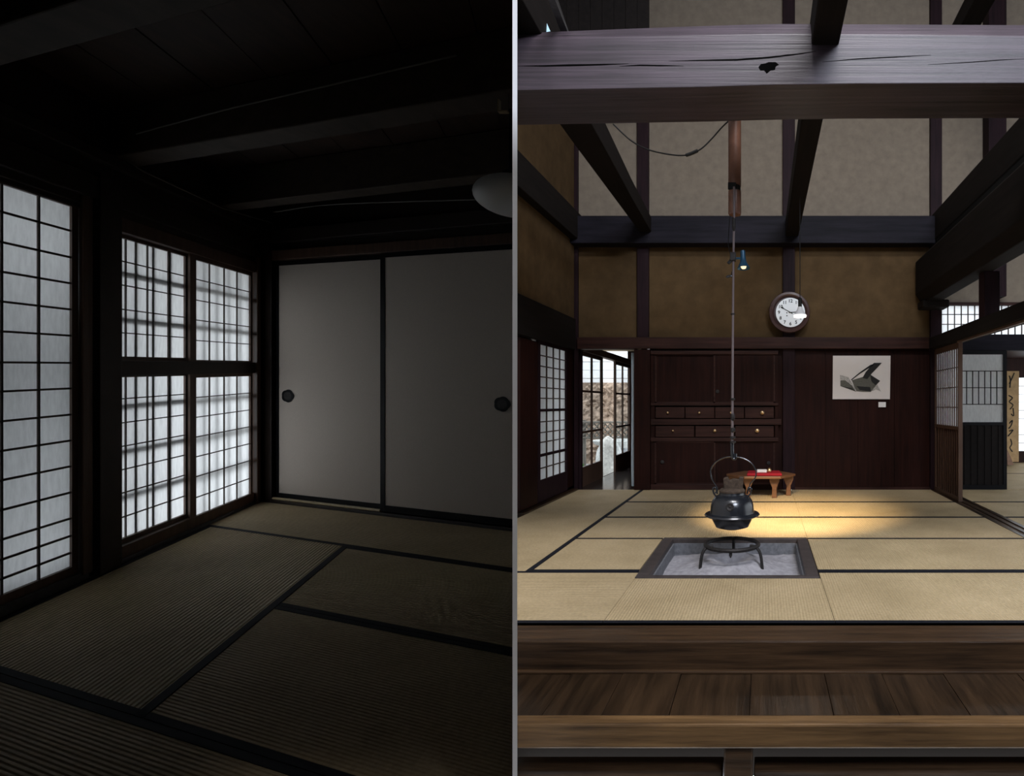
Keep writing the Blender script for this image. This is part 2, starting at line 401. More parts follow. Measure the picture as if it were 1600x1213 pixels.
# closet wall -------------------------------------------------------
m = MB().box(.06, .2, -.1, BW, 1.86, 7, L)
m.box(.12, .2, -.1, BW, -.4, 1.9, L)
struct(m, 'wall_closet', 'lroom_wood', 'dark timber wall around the closet doors')
trim(9, box(-.0, .13, .0, BW, -.03, .022, L), 'lroom_wood', 'dark floor track of the closet doors')
trim(10, box(.0, .13, .0, BW, 1.885, 1.96, L), 'lroom_brown', 'head track of the closet doors')
trim(11, box(-.02, .08, .0, BW, 2.02, 2.12, L), 'lroom_wood', 'dark rail above the closet doors')
def fusuma(b0, b1, c0, c1, a, hb, label, fl, frr):
    t = thing('fusuma_door', L(a, (b0+b1)/2, c0-.04), label, 'sliding door')
    box(a, a+.02, b0, b1, c0, c1, L).build('paper_panel', 'fusuma_paper', t)
    box(a-.006, a+.022, b0-fl, b0, c0-.045, c1+.03, L).build('stile', 'lacquer', t, bev=.002)
    box(a-.006, a+.022, b1, b1+frr, c0-.045, c1+.03, L).build('stile', 'lacquer', t, bev=.002)
    box(a-.006, a+.022, b0, b1, c0-.045, c0, L).build('rail', 'lacquer', t); box(a-.006, a+.022, b0, b1, c1, c1+.03, L).build('rail', 'lacquer', t)
    if hb:
        m = MB(); pts = []
        for k in range(40):
            th = 2*math.pi*k/40; r = .046*(1+.10*abs(math.cos(2.5*th)))
            pts.append(L(a-.007, hb+r*1.35*math.cos(th), .832+r*math.sin(th)))
        m.prism(pts, E1*.01); h = m.build('finger_pull', 'lacquer', t)
        m = MB(); pts = [L(a-.0085, hb+.031*1.35*math.cos(2*math.pi*k/24), .832+.031*math.sin(2*math.pi*k/24)) for k in range(24)]
        m.prism(pts, E1*.002); m.build('pull_cup', 'iron_rough', h)
    return t
fusuma(.175, 1.265, .075, 1.845, .04, .275, 'pale paper closet door next to the bright windows, lit near its foot', .03, .01)
fusuma(1.295, 2.60, .08, 1.848, .0, 2.325, 'greyer paper closet door beside the white board wall', .045, .05)
m = MB(); m.tube([L(.012, .13, .034), L(.012, 1.25, .034)], .011, 10)
t = thing('bamboo_rod', L(.012, .65, .022), 'thin pale bamboo rod lying in the closet door track', 'bamboo rod')
m.build('cane', 'bamboo', t, smooth=True)
for b in (.30, .58, .90, 1.17):
    MB().tube([L(.012, b-.006, .034), L(.012, b, .034), L(.012, b+.006, .034)], [.011, .0135, .011], 10).build('node', 'bamboo', t)
# ceiling -----------------------------------------------------------
ceil = struct(box(-6.8, .3, -.1, BW, CE+.02, CE+.06, L), 'ceiling', 'lroom_wood', 'dark board ceiling of the window room')
bb = 0.0
for k in range(9):
    w = .40
    o = box(-6.0, .1, bb+.004, bb+w-.004, CE+random.uniform(0, .004), CE+.02, L).build('board', 'lroom_board', ceil); bb += w
for a0, a1, lb in ((-2.64, -2.46, 'grey-brown ceiling beam over the darkest mats, farthest from the closet doors'),
                   (-1.60, -1.425, 'grey-brown ceiling beam crossing above the heavy black post'),
                   (-.62, -.465, 'grey-brown ceiling beam nearest to the closet doors'),
                   (-3.66, -3.48, 'ceiling beam out over the near end of the window room')):
    tag(box(a0, a1, .0, BW, 2.155, CE, L).build('ceiling_beam', 'lroom_beam', bev=.006), lb, 'beam')
# wires and lamp
tag(MB().tube([L(-1.59, .045, 2.17), L(-1.4, .045, 2.14), L(-.6, .045, 2.14), L(.0, .135, 2.17), L(.02, .14, 2.08)], .004, 6).build('wall_wire', 'wire_grey'),
    'thin grey wire run along the top of the window wall', 'wire')
tag(MB().tube([L(-1.635, .25, 2.235), L(-1.635, .9, 2.27), L(-1.635, 2.3, 2.31)], .004, 6).build('beam_wire', 'wire_grey'),
    'thin grey wire tacked to the side of the middle ceiling beam', 'wire')
lc = d*(2.55/d.y); lamp_z = rz(307, 2.55)
t = thing('ceiling_lamp', lc+V(0, 0, lamp_z-.085), 'unlit white opal glass oval lamp set against the white board wall', 'lamp')
rw, rh = 60/F*2.55, 29/F*2.55
m = MB(); m.lathe([(rw*math.sin(math.pi*k/18), -rh*math.cos(math.pi*k/18)) for k in range(1, 18)], lc+V(-.0, 0, lamp_z), 40)
m.build('glass_shade', 'opal', t, smooth=True)
MB().lathe([(.04, rh*.92), (.04, rh+.02), (.012, rh+.035), (.012, 1.2)], lc+V(-.014, 0, lamp_z), 12).build('stem', 'cord_black', t)
tag(MB().tube(path([L(-.455, .45, 2.12), L(-.455, 1.0, 2.13), lc+V(-.14, .05, lamp_z+.005)]), .003, 6).build('lamp_wire', 'wire_grey'),
    'thin slack grey wire running across to the oval lamp', 'wire')
pb = at(786, 165, 2.3)
t = thing('cord_bracket', pb-V(0, 0, .025), 'small pale angle bracket and cord hanging under the middle beam', 'bracket')
MB().box(pb.x-.018, pb.x-.012, pb.y-.01, pb.y+.01, pb.z-.025, pb.z+.022).box(pb.x-.018, pb.x+.02, pb.y-.01, pb.y+.01, pb.z-.028, pb.z-.022).build('angle', 'bamboo', t)
MB().tube([V(pb.x+.019, pb.y, pb.z-.02), V(pb.x+.021, pb.y, pb.z+.12)], .003, 6).build('cord', 'wire_grey', t)
# header wall added over the open near end to block skylight
x0 = -3.2
struct(box(x0, -.5, 1.36, 1.42, 2.18, TOP), 'wall_light_block', 'shell_dark', 'added dark header that blocks skylight from the window room')

m = MB(); sec = lambda Y: [V(x0, Y, EYE+.74*Y+.05), V(-PARTD*-Y, Y, EYE+.74*Y+.05), V(-PARTD*-Y, Y, EYE+.74*Y+.08), V(x0, Y, EYE+.74*Y+.08)]
m.loft([sec(.3), sec(.8), sec(1.36)])  # sloping slab added out of view to keep entry daylight off the mats
m2 = MB(); sec = lambda Y: [V(-.9, Y, EYE+.74*Y+.051), V(.3, Y, EYE+.74*Y+.051), V(.3, Y, EYE+.74*Y+.081), V(-.9, Y, EYE+.74*Y+.081)]
m2.loft([sec(.3), sec(1.06)])  # second added slab, closes the light leak beside the partition edge
struct(m2, 'ceiling_light_block_entry', 'shell_dark', 'added dark sloping slab that stops entry light beside the white board', clip=None)
struct(m, 'ceiling_light_block', 'shell_dark', 'added dark sloping slab that stops entry light under the header')

# ================================================================== HEARTH ROOM (photo's right half)
CLIP = 'R'
FR = 2.98
BF, BB = 3.48, 3.91
struct(MB().box(-2.55, 7.1, FR, 3.76, -.12, -.035).box(-2.55, 7.1, 4.86, BY, -.12, -.035).box(2.2, 7.1, BY, 11.2, -.12, -.035).box(-2.55, -.81, 3.76, 4.86, -.12, -.035).box(.35, 7.1, 3.76, 4.86, -.12, -.035).box(-.9, .45, 3.7, 4.9, -.34, -.29), 'floor_hearth_room', 'shell_dark', 'sub floor under the hearth room mats')
Y1, Y2, Y3, Y4, Y5, Y6 = FR, 3.905, 4.87, 5.79, 6.685, BY-.02
XB, XS0, XS1, XR = -1.553, -.822, .372, SX
def mat_right(x0, x1, y0, y1, mt, edges, label, group=None):
    t = thing('tatami_mat', V((x0+x1)/2, (y0+y1)/2, -.035), label, 'tatami mat', group)
    g = .0015
    if box(x0+g, x1-g, y0+g, y1-g, -.035, 0).build('rush_surface', mt, t) is None: return
    for e in edges:
        w = .04 if e[0] == 'x' else (.036 if 'y0' in edges else .055)
        q = {'y0': (x0+g, x1-g, y0+g, y0+w), 'y1': (x0+g, x1-g, y1-w, y1-g), 'x0': (x0+g, x0+w, y0+g, y1-g), 'x1': (x1-w, x1-g, y0+g, y1-g)}[e]
        box(*q, -.03, .002).build('cloth_border', 'heri', t)
    return t
mat_right(-3.2, XS0, Y1, Y2, 'mat_x', ['y0', 'y1'], 'straw tatami mat at the wooden step edge against the white board wall')
mat_right(XS0, XS1, Y1, 3.745, 'mat_y', ['y0'], 'straw tatami mat between the step edge and the hearth frame')
mat_right(XS1, XR, Y1, Y2, 'mat_y', ['y0', 'y1'], 'straw tatami mat at the wooden step edge, reaching the door track')
mat_right(LX+.062, XB, Y2, BY-.02, 'mat_x', ['x1'], 'long straw tatami mat leading to the garden corridor doorway')
mat_right(XB, XS0-.012, Y2, Y3, 'mat_x', ['y0', 'y1'], 'small straw tatami mat filling the gap between the long corridor mat and the hearth')
mat_right(XS1, XR, Y2, Y3, 'mat_y', ['y0', 'y1'], 'straw tatami mat beside the hearth toward the sliding door track')
mat_right(XB, XS1, Y3, Y4, 'mat_y', ['y1'], 'straw tatami mat directly behind the hearth under the iron kettle')
mat_right(XS1, XR, Y3, Y4, 'mat_y', ['y1'], 'straw tatami mat catching the near half of the bright lamp pool')
mat_right(XB, XS1, Y4, Y5, 'mat_y', ['y1'], 'straw tatami mat in front of the low wooden table')
mat_right(XS1, XR, Y4, Y5, 'mat_y', ['y1'], 'straw tatami mat catching the far half of the bright lamp pool')
mat_right(XB, XS1, Y5, Y6, 'mat_y', [], 'straw tatami mat under the low wooden table at the drawer cabinet')
mat_right(XS1, XR, Y5, Y6, 'mat_y', [], 'straw tatami mat at the foot of the wood panelled wall')
for i, (a, b_, lb) in enumerate(((FR, Y2, 'side room tatami mat at the step end of the door track'), (Y2, Y3, 'second side room tatami mat along the door track from the step'), (Y3, Y4, 'side room tatami mat halfway along the door track'), (Y4, Y5, 'side room tatami mat beside the lattice door'), (Y5, Y6, 'side room tatami mat at the foot of the half-papered door'))):
    mat_right(SX+.21, 4.4, a, b_, 'mat_y', ['y1'] if i < 4 else [], lb)
# hearth ------------------------------------------------------------
hx0, hx1, hy0, hy1 = -.826, .366, 3.75, 4.868
t = thing('sunken_hearth', V((hx0+hx1)/2, (hy0+hy1)/2, -.3), 'square sunken hearth with a dark wooden frame and grey ash', 'hearth')
for q in ((hx0, hx1, hy0, hy0+.05), (hx0, hx1, hy1-.05, hy1), (hx0, hx0+.085, hy0+.05, hy1-.05), (hx1-.085, hx1, hy0+.05, hy1-.05)):
    box(*q, -.06, .006).build('frame_rail', 'hearth_frame', t, bev=.004)
ix0, ix1, iy0, iy1 = hx0+.085, hx1-.085, hy0+.05, hy1-.05
for q in ((ix0, ix1, iy0, iy0+.012), (ix0, ix1, iy1-.012, iy1), (ix0, ix0+.012, iy0, iy1), (ix1-.012, ix1, iy0, iy1)):
    box(*q, -.28, -.03).build('lining', 'hearth_lining', t)
m = MB(); nx, ny = 48, 40; hc = V(-.235, 4.33, 0)
import mathutils.noise as mn
def ashz(x, y):
    r = math.hypot((x-hc.x)*1.0, y-hc.y)
    z = -.125+.17*math.exp(-(r/.27)**2)+.012*mn.noise(V(x*7, y*7, 0))+.006*mn.noise(V(x*23, y*23, 4))
    z -= .13*math.exp(-((r)/.12)**2)
    return z
vs = [V(ix0+.01+(ix1-ix0-.02)*i/nx, iy0+.01+(iy1-iy0-.02)*j/ny, 0) for j in range(ny+1) for i in range(nx+1)]
for q in vs: q.z = ashz(q.x, q.y)
m.add(vs, [(j*(nx+1)+i, j*(nx+1)+i+1, (j+1)*(nx+1)+i+1, (j+1)*(nx+1)+i) for j in range(ny) for i in range(nx)])
tag(m.build('ash_bed', 'ash', t, smooth=True), 'grey raked ash heaped in the middle', kind='stuff')
# trivet
tc = V(-.228, 4.30, .085)
t = thing('iron_trivet', V(tc.x, tc.y, -.08), 'three legged black iron trivet standing in the ash', 'trivet')
ring = [tc+V(.195*math.cos(2*math.pi*k/40), .195*math.sin(2*math.pi*k/40), 0) for k in range(41)]
MB().tube(ring, .0155, 8).build('ring', 'iron_rough', t, smooth=True)
for an in (-25, 205, 90):
    u = V(math.cos(math.radians(an)), math.sin(math.radians(an)), 0)
    MB().tube(path([tc+u*.15+V(0, 0, .004), tc+u*.20+V(0, 0, -.004), tc+u*.235+V(0, 0, -.06), tc+u*.252+V(0, 0, -.215)]), [.012]*19, 8).build('leg', 'iron_rough', t, smooth=True)
MB().lathe([(.004, -.05), (.012, -.03), (.008, 0)], tc+V(0, -.19, 0), 8).build('drop', 'iron_rough', t)
# kettle ------------------------------------------------------------
KY = 4.35; kc = V(rx(1144, KY), KY, 0); u = KY/F
t = thing('iron_kettle', V(kc.x, KY, .18), 'glossy black iron kettle with a broad flange hanging from the pot hook', 'kettle')
prof = [(.001, .186), (.06, .190), (.122, .208), (.150, .262), (.155, .283), (.197, .289), (.2065, .297), (.20, .306), (.166, .313), (.163, .33), (.160, .36), (.150, .40), (.128, .432), (.108, .441), (.098, .447), (.094, .462)]
MB().lathe(prof, kc, 48, capped=True).build('body', 'iron', t, smooth=True)
k = MB().lathe([(.09, .462), (.097, .466), (.097, .478), (.085, .49), (.04, .496), (.001, .498)], kc, 32).build('lid', 'kettle_wood', t, smooth=True)
poly = [at(x, y, KY-.03) for x, y in ((1131, 767), (1130, 748), (1137, 746), (1139, 751), (1146, 749), (1154, 750), (1155, 746), (1162, 746), (1160, 767))]
MB().prism(poly, (0, .06, 0)).build('lid_grip', 'kettle_wood', k, bev=.004)
for px in (1117, 1172):
    a = at(px, 770, KY); sg = -1 if px < 1144 else 1
    MB().tube(path([V(kc.x+sg*.118, KY, .43), V(kc.x+sg*.138, KY, .455), V(kc.x+sg*.142, KY, .49), V(kc.x+sg*.122, KY, .495), V(kc.x+sg*.112, KY, .45)]), .0065, 8).build('lug', 'iron', t, smooth=True)
hp = [at(x, y, KY) for x, y in ((1117, 771), (1121, 764), (1112, 748), (1111, 734), (1118, 723), (1130, 716), (1144, 714), (1160, 716), (1174, 724), (1181, 736), (1180, 747), (1172, 757), (1171, 769))]
MB().tube(path(hp), .005, 8).build('bail_handle', 'iron', t, smooth=True)
an = math.radians(-93); cu_ = V(math.cos(an), math.sin(an), .22).normalized()
cp = V(kc.x+.1535*math.cos(an), KY+.1535*math.sin(an), .378)
MB().lathe([(.030, -.01), (.030, .004), (.024, .006), (.020, .003), (.008, .003), (.004, .007), (.001, .007)], cp, 20, axis=cu_).build('crest', 'iron_rough', t, smooth=True)
# pot hook ----------------------------------------------------------
jt = thing('pot_hook', V(kc.x, KY, .72), 'adjustable hearth pot hook with a brown bamboo tube and thin iron rod', 'pot hook')
tx = rx(1148, KY)
MB().lathe([(.044, rz(336, KY)), (.0478, rz(334, KY)), (.0478, rz(299, KY))], V(tx, KY, 0), 24).build('tube', 'bamboo_tube', jt, smooth=True)
MB().lathe([(.040, rz(299, KY)), (.040, rz(289, KY))], V(tx+.004, KY, 0), 16).build('tube_slot', 'cord_black', jt)
MB().lathe([(.0478, rz(291, KY)), (.0478, rz(75, KY))], V(tx, KY, 0), 24).build('tube', 'bamboo_tube', jt, smooth=True)
box(tx-.048, tx+.012, KY-.051, KY-.03, rz(299, KY), rz(289, KY)).build('peg', 'cord_black', jt)
box(tx-.03, tx+.03, BB+.003, KY-.045, EYE+2.15, EYE+2.24).build('hanger_bar', 'dark_beam_x', jt)
rod = [at(1147, 292, KY-.052), at(1147, 340, KY-.052), at(1146, 400, KY-.02), at(1145, 520, KY), at(1144, 690, KY)]
MB().tube(rod, [.0085, .0085, .0085, .0085, .010], 8).build('rod', 'rod_metal', jt, smooth=True)
for y, r, h in ((350, .014, .05), (430, .012, .03), (491, .017, .008), (624, .017, .010), (652, .016, .03), (672, .018, .02), (684, .021, .012), (691, .024, .010)):
    p = at(1145 if y > 400 else 1146.5, y, KY-(.052 if y < 400 else 0))
    MB().lathe([(.006, -h), (r, -h*.6), (r, h*.6), (.006, h)], p, 12).build('collar', 'iron_rough', jt, smooth=True)
MB().tube(path([at(1144, 690, KY), at(1144, 704, KY), at(1145, 715, KY-.0), at(1148.5, 717, KY), at(1149, 709, KY)]), .013, 8).build('hook', 'iron', jt, smooth=True)
p = at(1141, 432, KY)
MB().lathe([(.001, -.035), (.012, -.02), (.010, .02), (.001, .03)], p, 8, axis=V(1, 0, .15)).build('adjuster', 'iron', jt, smooth=True)
# clip lamp ---------------------------------------------------------
ch = at(1161, 402, KY-.02); aim = V(.30, 5.85, 0)
t = thing('clip_lamp', ch-V(0, 0, .1), 'small blue clip-on spotlight clamped to the pot hook rod', 'lamp')
ax = (aim-ch); ax = V(ax.x*.35, -.25, -1.6).normalized()
ax_l = (aim-ch).normalized()
ax = V(.06, -.12, -1).normalized()
MB().lathe([(.008, -.052), (.018, -.048), (.019, .0), (.021, .02), (.027, .045), (.046, .082), (.048, .086)], ch, 24, axis=ax, capped=False).build('shade', 'lamp_blue', t, smooth=True)
MB().lathe([(.001, -.053), (.018, -.047)], ch, 16, axis=ax).build('cap', 'lamp_blue', t)
MB().lathe([(.001, .092), (.016, .086), (.022, .07), (.016, .05), (.008, .04)], ch, 16, axis=ax).build('bulb', 'bulb_warm', t, smooth=True)
MB().tube([at(1147, 404, KY-.02), at(1158, 404, KY-.02)], .009, 8).build('arm', 'lamp_blue', t)
MB().box(rx(1141, KY), rx(1150, KY), KY-.04, KY+.01, rz(409, KY), rz(396, KY)).build('clamp', 'iron_rough', t, bev=.004)
MB().prism([at(1144, 401, KY-.03), at(1136, 410, KY-.03), at(1139, 412, KY-.03), at(1147, 406, KY-.03)], (0, .03, 0)).build('clamp_lever', 'cord_black', t)
sp = bpy.data.lights.new('clip_lamp_light', 'SPOT'); sp.energy = 950; sp.color = (1.0, .76, .45)
sp.spot_size = math.radians(50); sp.spot_blend = 1.0; sp.shadow_soft_size = .03
so = bpy.data.objects.new('clip_lamp_light', sp); COL.objects.link(so)
so.location = ch+ax*.095+V(.005, .03, -.01); so.rotation_euler = (aim-so.location).to_track_quat('-Z', 'Y').to_euler()
MB().tube(path([at(1142, 400, KY+.02), at(1138, 380, KY+.03), at(1140, 345, KY+.04), at(1141, 336, KY+.03)]), .003, 6).build('power_cord', 'cord_black', t)
# pendant lamp in front of the clock --------------------------------
PYd = 6.0; pc = at(1250, 488, PYd)
t = thing('pendant_lamp', pc-V(0, 0, .05), 'small lit glass pendant lamp hanging in front of the wall clock', 'lamp')
MB().tube([pc+V(0, 0, .13), V(pc.x, PYd, EYE+2.15)], .004, 6).build('cord', 'cord_black', t)
MB().lathe([(.008, .15), (.02, .14), (.02, .055), (.024, .05)], pc, 12).build('socket', 'cord_black', t, smooth=True)
MB().lathe([(.004, .0), (.018, .0)], pc+V(-.025, 0, .105), 8, axis=V(1, 0, 0)).build('switch_key', 'cord_black', t)
MB().lathe([(.022, .055), (.030, .03), (.045, .0), (.064, -.028)], pc, 24, capped=False).build('glass_shade', 'opal', t, smooth=True)
pl_ = bpy.data.lights.new('pendant_light', 'POINT'); pl_.energy = 3; pl_.color = (1, .93, .85); pl_.shadow_soft_size = .03
plo = bpy.data.objects.new('pendant_light', pl_); COL.objects.link(plo); plo.location = pc+V(0, 0, -.09)
MB().lathe([(.064, -.028), (.068, -.036), (.064, -.05), (.05, -.052)], pc, 24).build('glowing_rim', 'bulb_white', t, smooth=True)
# back wall ----------------------------------------------------------
UZ = 1.93
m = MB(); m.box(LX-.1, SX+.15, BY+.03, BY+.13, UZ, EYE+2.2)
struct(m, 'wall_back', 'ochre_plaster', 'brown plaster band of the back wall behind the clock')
m = MB(); m.box(LX-.1, SX+.15, BY+.03, BY+.13, EYE+2.2, TOP); m.box(SX+.15, 4.5, BY+.03, BY+.13, rz(474, BY), TOP)
struct(m, 'wall_back_upper', 'plaster', 'tall pale plaster of the back wall above the tie beam')
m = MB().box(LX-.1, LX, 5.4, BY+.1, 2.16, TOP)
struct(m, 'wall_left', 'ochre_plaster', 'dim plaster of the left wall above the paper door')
m = MB().box(LX-.1, LX-.02, 5.7, BY+.1, -.1, .05); m.box(LX-.1, LX-.05, 5.8, 6.35, -.1, 2.2)
m.box(LX-.1, LX-.02, 7.36, BY+.1, -.1, 2.2); m.box(LX-.1, LX-.02, 5.8, BY+.1, 1.82, 2.2)
struct(m, 'wall_left_lower', 'red_wood_z', 'dark boarded left wall beside the paper door')
def post(x0, x1, y0, y1, z0, z1, mt, label):
    return tag(box(x0, x1, y0, y1, z0, z1).build('post', mt, bev=.006), label, 'post')
post(rx(996, BY), rx(1014, BY), BY-.03, BY+.03, UZ+.06, TOP, 'dark_post', 'purple-brown wall post above the cabinet end near the doorway')
post(rx(992, BY), rx(1017, BY), BY-.06, BY+.03, 0, UZ-.1, 'red_wood_z', 'red-brown post between the garden doorway and the drawer cabinet')
post(rx(1223, BY), rx(1242, BY), BY-.03, BY+.03, 0, TOP, 'dark_post', 'dark wall post behind the round clock')
post(rx(1453, BY), rx(1471, BY), BY-.03, BY+.03, 0, TOP, 'dark_post', 'purple-brown wall post at the corner of the panelled wall')
post(LX, LX+.05, BY-.02, BY+.03, 0, TOP, 'dark_post', 'thin black corner post where left and back walls meet')
post(rx(1545, 7.45), rx(1573, 7.45), 7.45, BY+.03, 2.5, TOP, 'dark_post', 'bluish post high on the back wall beyond the heavy sloping beam')
tag(box(LX, SX+.02, 7.45, BY+.03, EYE+2.055, EYE+2.407).build('tie_beam', 'dark_beam_x', bev=.008), 'wide blue-black tie beam across the back wall above the clock', 'beam')
tag(box(LX+.06, SX-.01, BY-.08, BY-.032, rz(545, BY-.08), rz(527, BY-.08)).build('head_rail', 'red_wood_x', bev=.006), 'dark red-brown head rail under the clock', 'rail')
tag(box(LX-.02, LX+.1, 5.3, BY-.02, EYE+2.11, EYE+2.46).build('wall_beam', 'dark_beam_y', bev=.008), 'black beam along the top of the left wall', 'beam')
tag(box(LX-.02, LX+.05, 5.4, BY-.1, 1.82, 2.22).build('side_head_rail', 'dark_beam_y', bev=.006), 'black head rail along the left wall over the paper door', 'rail')
# panelled wall
wp = tag(box(rx(1242, BY), rx(1453, BY), BY+.03, BY+.10, -.04, UZ).build('wall_panel', 'red_wood_z'), None, None, None, 'structure')
xs = [rx(p, BY) for p in (1242, 1290, 1341, 1398, 1453)]
for i in range(4):
    box(xs[i]+.002, xs[i+1]-.002, BY+.012+.003*(i % 2), BY+.03, .02, rz(548, BY)).build('panel_board', 'red_wood_z', wp)
box(rx(1242, BY), rx(1453, BY), BY+.0, BY+.03, 0, .03).build('foot_rail', 'red_wood_x', wp)
# cabinet ------------------------------------------------------------
CX0, CX1, CYf = rx(1017, BY), rx(1222, BY), BY-.03
t = thing('drawer_cabinet', V((CX0+CX1)/2, BY+.1, 0), 'built-in dark red-brown cabinet with sliding doors and seven small drawers', 'cabinet')
def cz(y): return rz(y, CYf)
def cx(x): return rx(x, CYf)
box(CX0-.02, CX1+.03, BY+.032, BY+.16, -.034, UZ).build('body', 'red_wood_z', t)
box(cx(1017), cx(1023), CYf, BY+.02, 0, cz(548.5)).build('side_post', 'red_wood_z', t); box(cx(1211), cx(1216), CYf, BY+.02, 0, cz(548.5)).build('side_post', 'red_wood_z', t)
for y0, y1, xa in ((634, 630, 1216), (664, 655, 1221), (690, 684, 1216), (765, 757, 1216), (554, 548.5, 1216)):
    box(cx(1017), cx(xa), CYf-.022, BY+.02, cz(y0), cz(y1)).build('rail', 'red_wood_x', t, bev=.003)
def door(x0, x1, y0, y1, back, kn=None):
    o = box(cx(x0), cx(x1), CYf+back, CYf+back+.02, cz(y1), cz(y0)).build('door', 'red_wood_z', t)
    for q in ((x0, x1, y0, y0+2), (x0, x1, y1-2, y1), (x0, x0+2.5, y0, y1), (x1-2.5, x1, y0, y1)):
        box(cx(q[0]), cx(q[1]), CYf+back-.008, CYf+back, cz(q[3]), cz(q[2])).build('door_frame', 'red_wood_x', o)
    if kn: MB().lathe([(.001, -.016), (.022, -.014), (.026, -.008)], V(cx(kn[0]), CYf+back, cz(kn[1])), 16, axis=V(0, 1, 0)).build('pull', 'iron_rough', o)
door(1023, 1118, 553, 630, .02); door(1115, 1211, 553, 630, .0, (1121, 612))
door(1023, 1118, 690, 757, .0, (1035, 722)); door(1115, 1211, 690, 757, .02, (1201, 724))
def drawer(x0, x1, y0, y1, kx, ky, r):
    o = box(cx(x0), cx(x1), CYf-.008, CYf+.03, cz(y1), cz(y0)).build('drawer', 'red_wood_x', t, bev=.003)
    MB().lathe([(.006, .0), (.007, -.012), (r*.9, -.018), (r, -.026), (r*.6, -.036), (.001, -.039)], V(cx(kx), CYf-.008, cz(ky)), 16, axis=V(0, 1, 0)).build('knob', 'brass', o, smooth=True)
for i in range(4): drawer(1024.5+46.5*i, 1069.5+46.5*i, 636.5, 653.5, (1044, 1093, 1142, 1191)[i], 645, (.016, .016, .016, .026)[i])
for i in range(3): drawer(1024.5+62.2*i, 1084.5+62.2*i, 666, 683, (1052, 1117, 1183)[i], 673, (.014, .022, .028)[i])
# clock --------------------------------------------------------------
CY = BY-.13; cc = at(1233.5, 488, CY); r0 = 32.3/F*CY
t = thing('wall_clock', cc-V(0, 0, r0), 'round brown wooden wall clock with a white dial showing ten to three', 'clock')
fw = V(0, -1, 0)
MB().lathe([(r0*.9, -.14), (r0*.97, -.06), (r0, -.01), (r0*.97, .012), (r0*.86, .02), (r0*.78, .008), (r0*.74, -.02), (r0*.72, -.02)], cc, 48, axis=fw).build('case', 'clock_case', t, smooth=True)
fc = at(1235, 488.5, CY-.012); rf = 22.8/F*CY
dial = MB().lathe([(rf, -.004), (rf, .004)], fc, 48, axis=fw).build('dial', 'clock_face', t)
def textmesh(s, size, p, parent, mat, name):
    cu = bpy.data.curves.new(name, 'FONT'); cu.body = s; cu.size = size; cu.align_x = 'CENTER'; cu.align_y = 'CENTER'; cu.extrude = .001; cu.offset = .0012
    o = bpy.data.objects.new(name, cu); COL.objects.link(o)
    dg = bpy.context.evaluated_depsgraph_get(); me = bpy.data.meshes.new_from_object(o.evaluated_get(dg))
    bpy.data.objects.remove(o); me.materials.clear(); me.materials.append(MATS[mat])
    o = bpy.data.objects.new(name, me); COL.objects.link(o); o.parent = parent
    pl = Vector((0, 0, 0)); q = parent
    while q is not None: pl += q.location; q = q.parent
    o.location = p-pl; o.rotation_euler = (math.pi/2, 0, 0); return o
for h in range(1, 13):
    an = math.radians(90-30*h)
    textmesh(str(h), .058, fc+V(rf*.78*math.cos(an), -.006, rf*.78*math.sin(an)), dial, 'ink', 'numeral')
def hand(ang, ln, w):
    an = math.radians(90-ang); u_ = V(math.cos(an), 0, math.sin(an)); v_ = V(-u_.z, 0, u_.x); b = fc+V(0, -.008, 0)
    MB().prism([b-u_*ln*.22-v_*w*.6, b-u_*ln*.22+v_*w*.6, b+u_*ln*.66+v_*w*.5, b+u_*ln*.78+v_*w*1.5, b+u_*ln, b+u_*ln*.78-v_*w*1.5, b+u_*ln*.66-v_*w*.5], (0, -.002, 0)).build('hand', 'ink', dial)
hand(300, rf*.78, .007); hand(86, rf*.55, .008)
for dx, dz in ((-.045, -.005), (-.045, -.042)):
    MB().lathe([(.008, .004), (.008, .006)], fc+V(dx, 0, dz), 10, axis=fw).build('winding_hole', 'ink', dial)
# picture -------------------------------------------------------------
Q = BY-.01
def pq(x, y, d=0): return at(x, y, Q-d)
t = thing('framed_print', pq(1346, 625), 'pale unframed print of black angular shapes on the panelled wall', 'picture')
MB().prism([pq(1301, 624), pq(1390.5, 624), pq(1391.5, 556), pq(1301.5, 556)], (0, .02, 0)).build('sheet', 'white_print', t)
sh = lambda pts: [pq(1280+x*130/1434, 540+y*110/1213, .003) for x, y in pts]
for pts, mt in (([(640, 790), (560, 600), (740, 545), (880, 500), (1050, 610), (980, 690), (890, 800), (760, 800)], 'ink_grey'),
                ([(745, 560), (800, 460), (900, 345), (945, 300), (1080, 300), (900, 490), (830, 580)], 'ink'),
                ([(545, 590), (690, 470), (880, 335), (935, 320), (930, 345), (700, 490), (560, 600)], 'ink'),
                ([(365, 600), (450, 600), (560, 690), (640, 800), (560, 770), (365, 700)], 'ink_grey'),
                ([(370, 700), (560, 735), (610, 780), (480, 735)], 'ink'),
                ([(640, 700), (880, 720), (890, 795), (700, 770)], 'ink'),
                ([(880, 510), (1050, 610), (970, 685), (900, 620)], 'ink'),
                ([(360, 510), (500, 545), (640, 760), (600, 760), (470, 600), (360, 590)], 'ink_pale'),
                ([(900, 790), (1000, 670), (1065, 795), (980, 760)], 'ink_pale')):
    o = MB().prism(sh(pts), (0, .0015 if mt == 'ink' else .0025, 0)).build('printed_shape', mt, t)
    if mt == 'ink': o.location.y -= .001
tag(box(pq(1372.5, 636).x, pq(1384, 636).x, Q-.004, Q, pq(0, 636.5).z, pq(0, 628.5).z).build('caption_card', 'white_box'), 'tiny white caption card below the print', 'card')
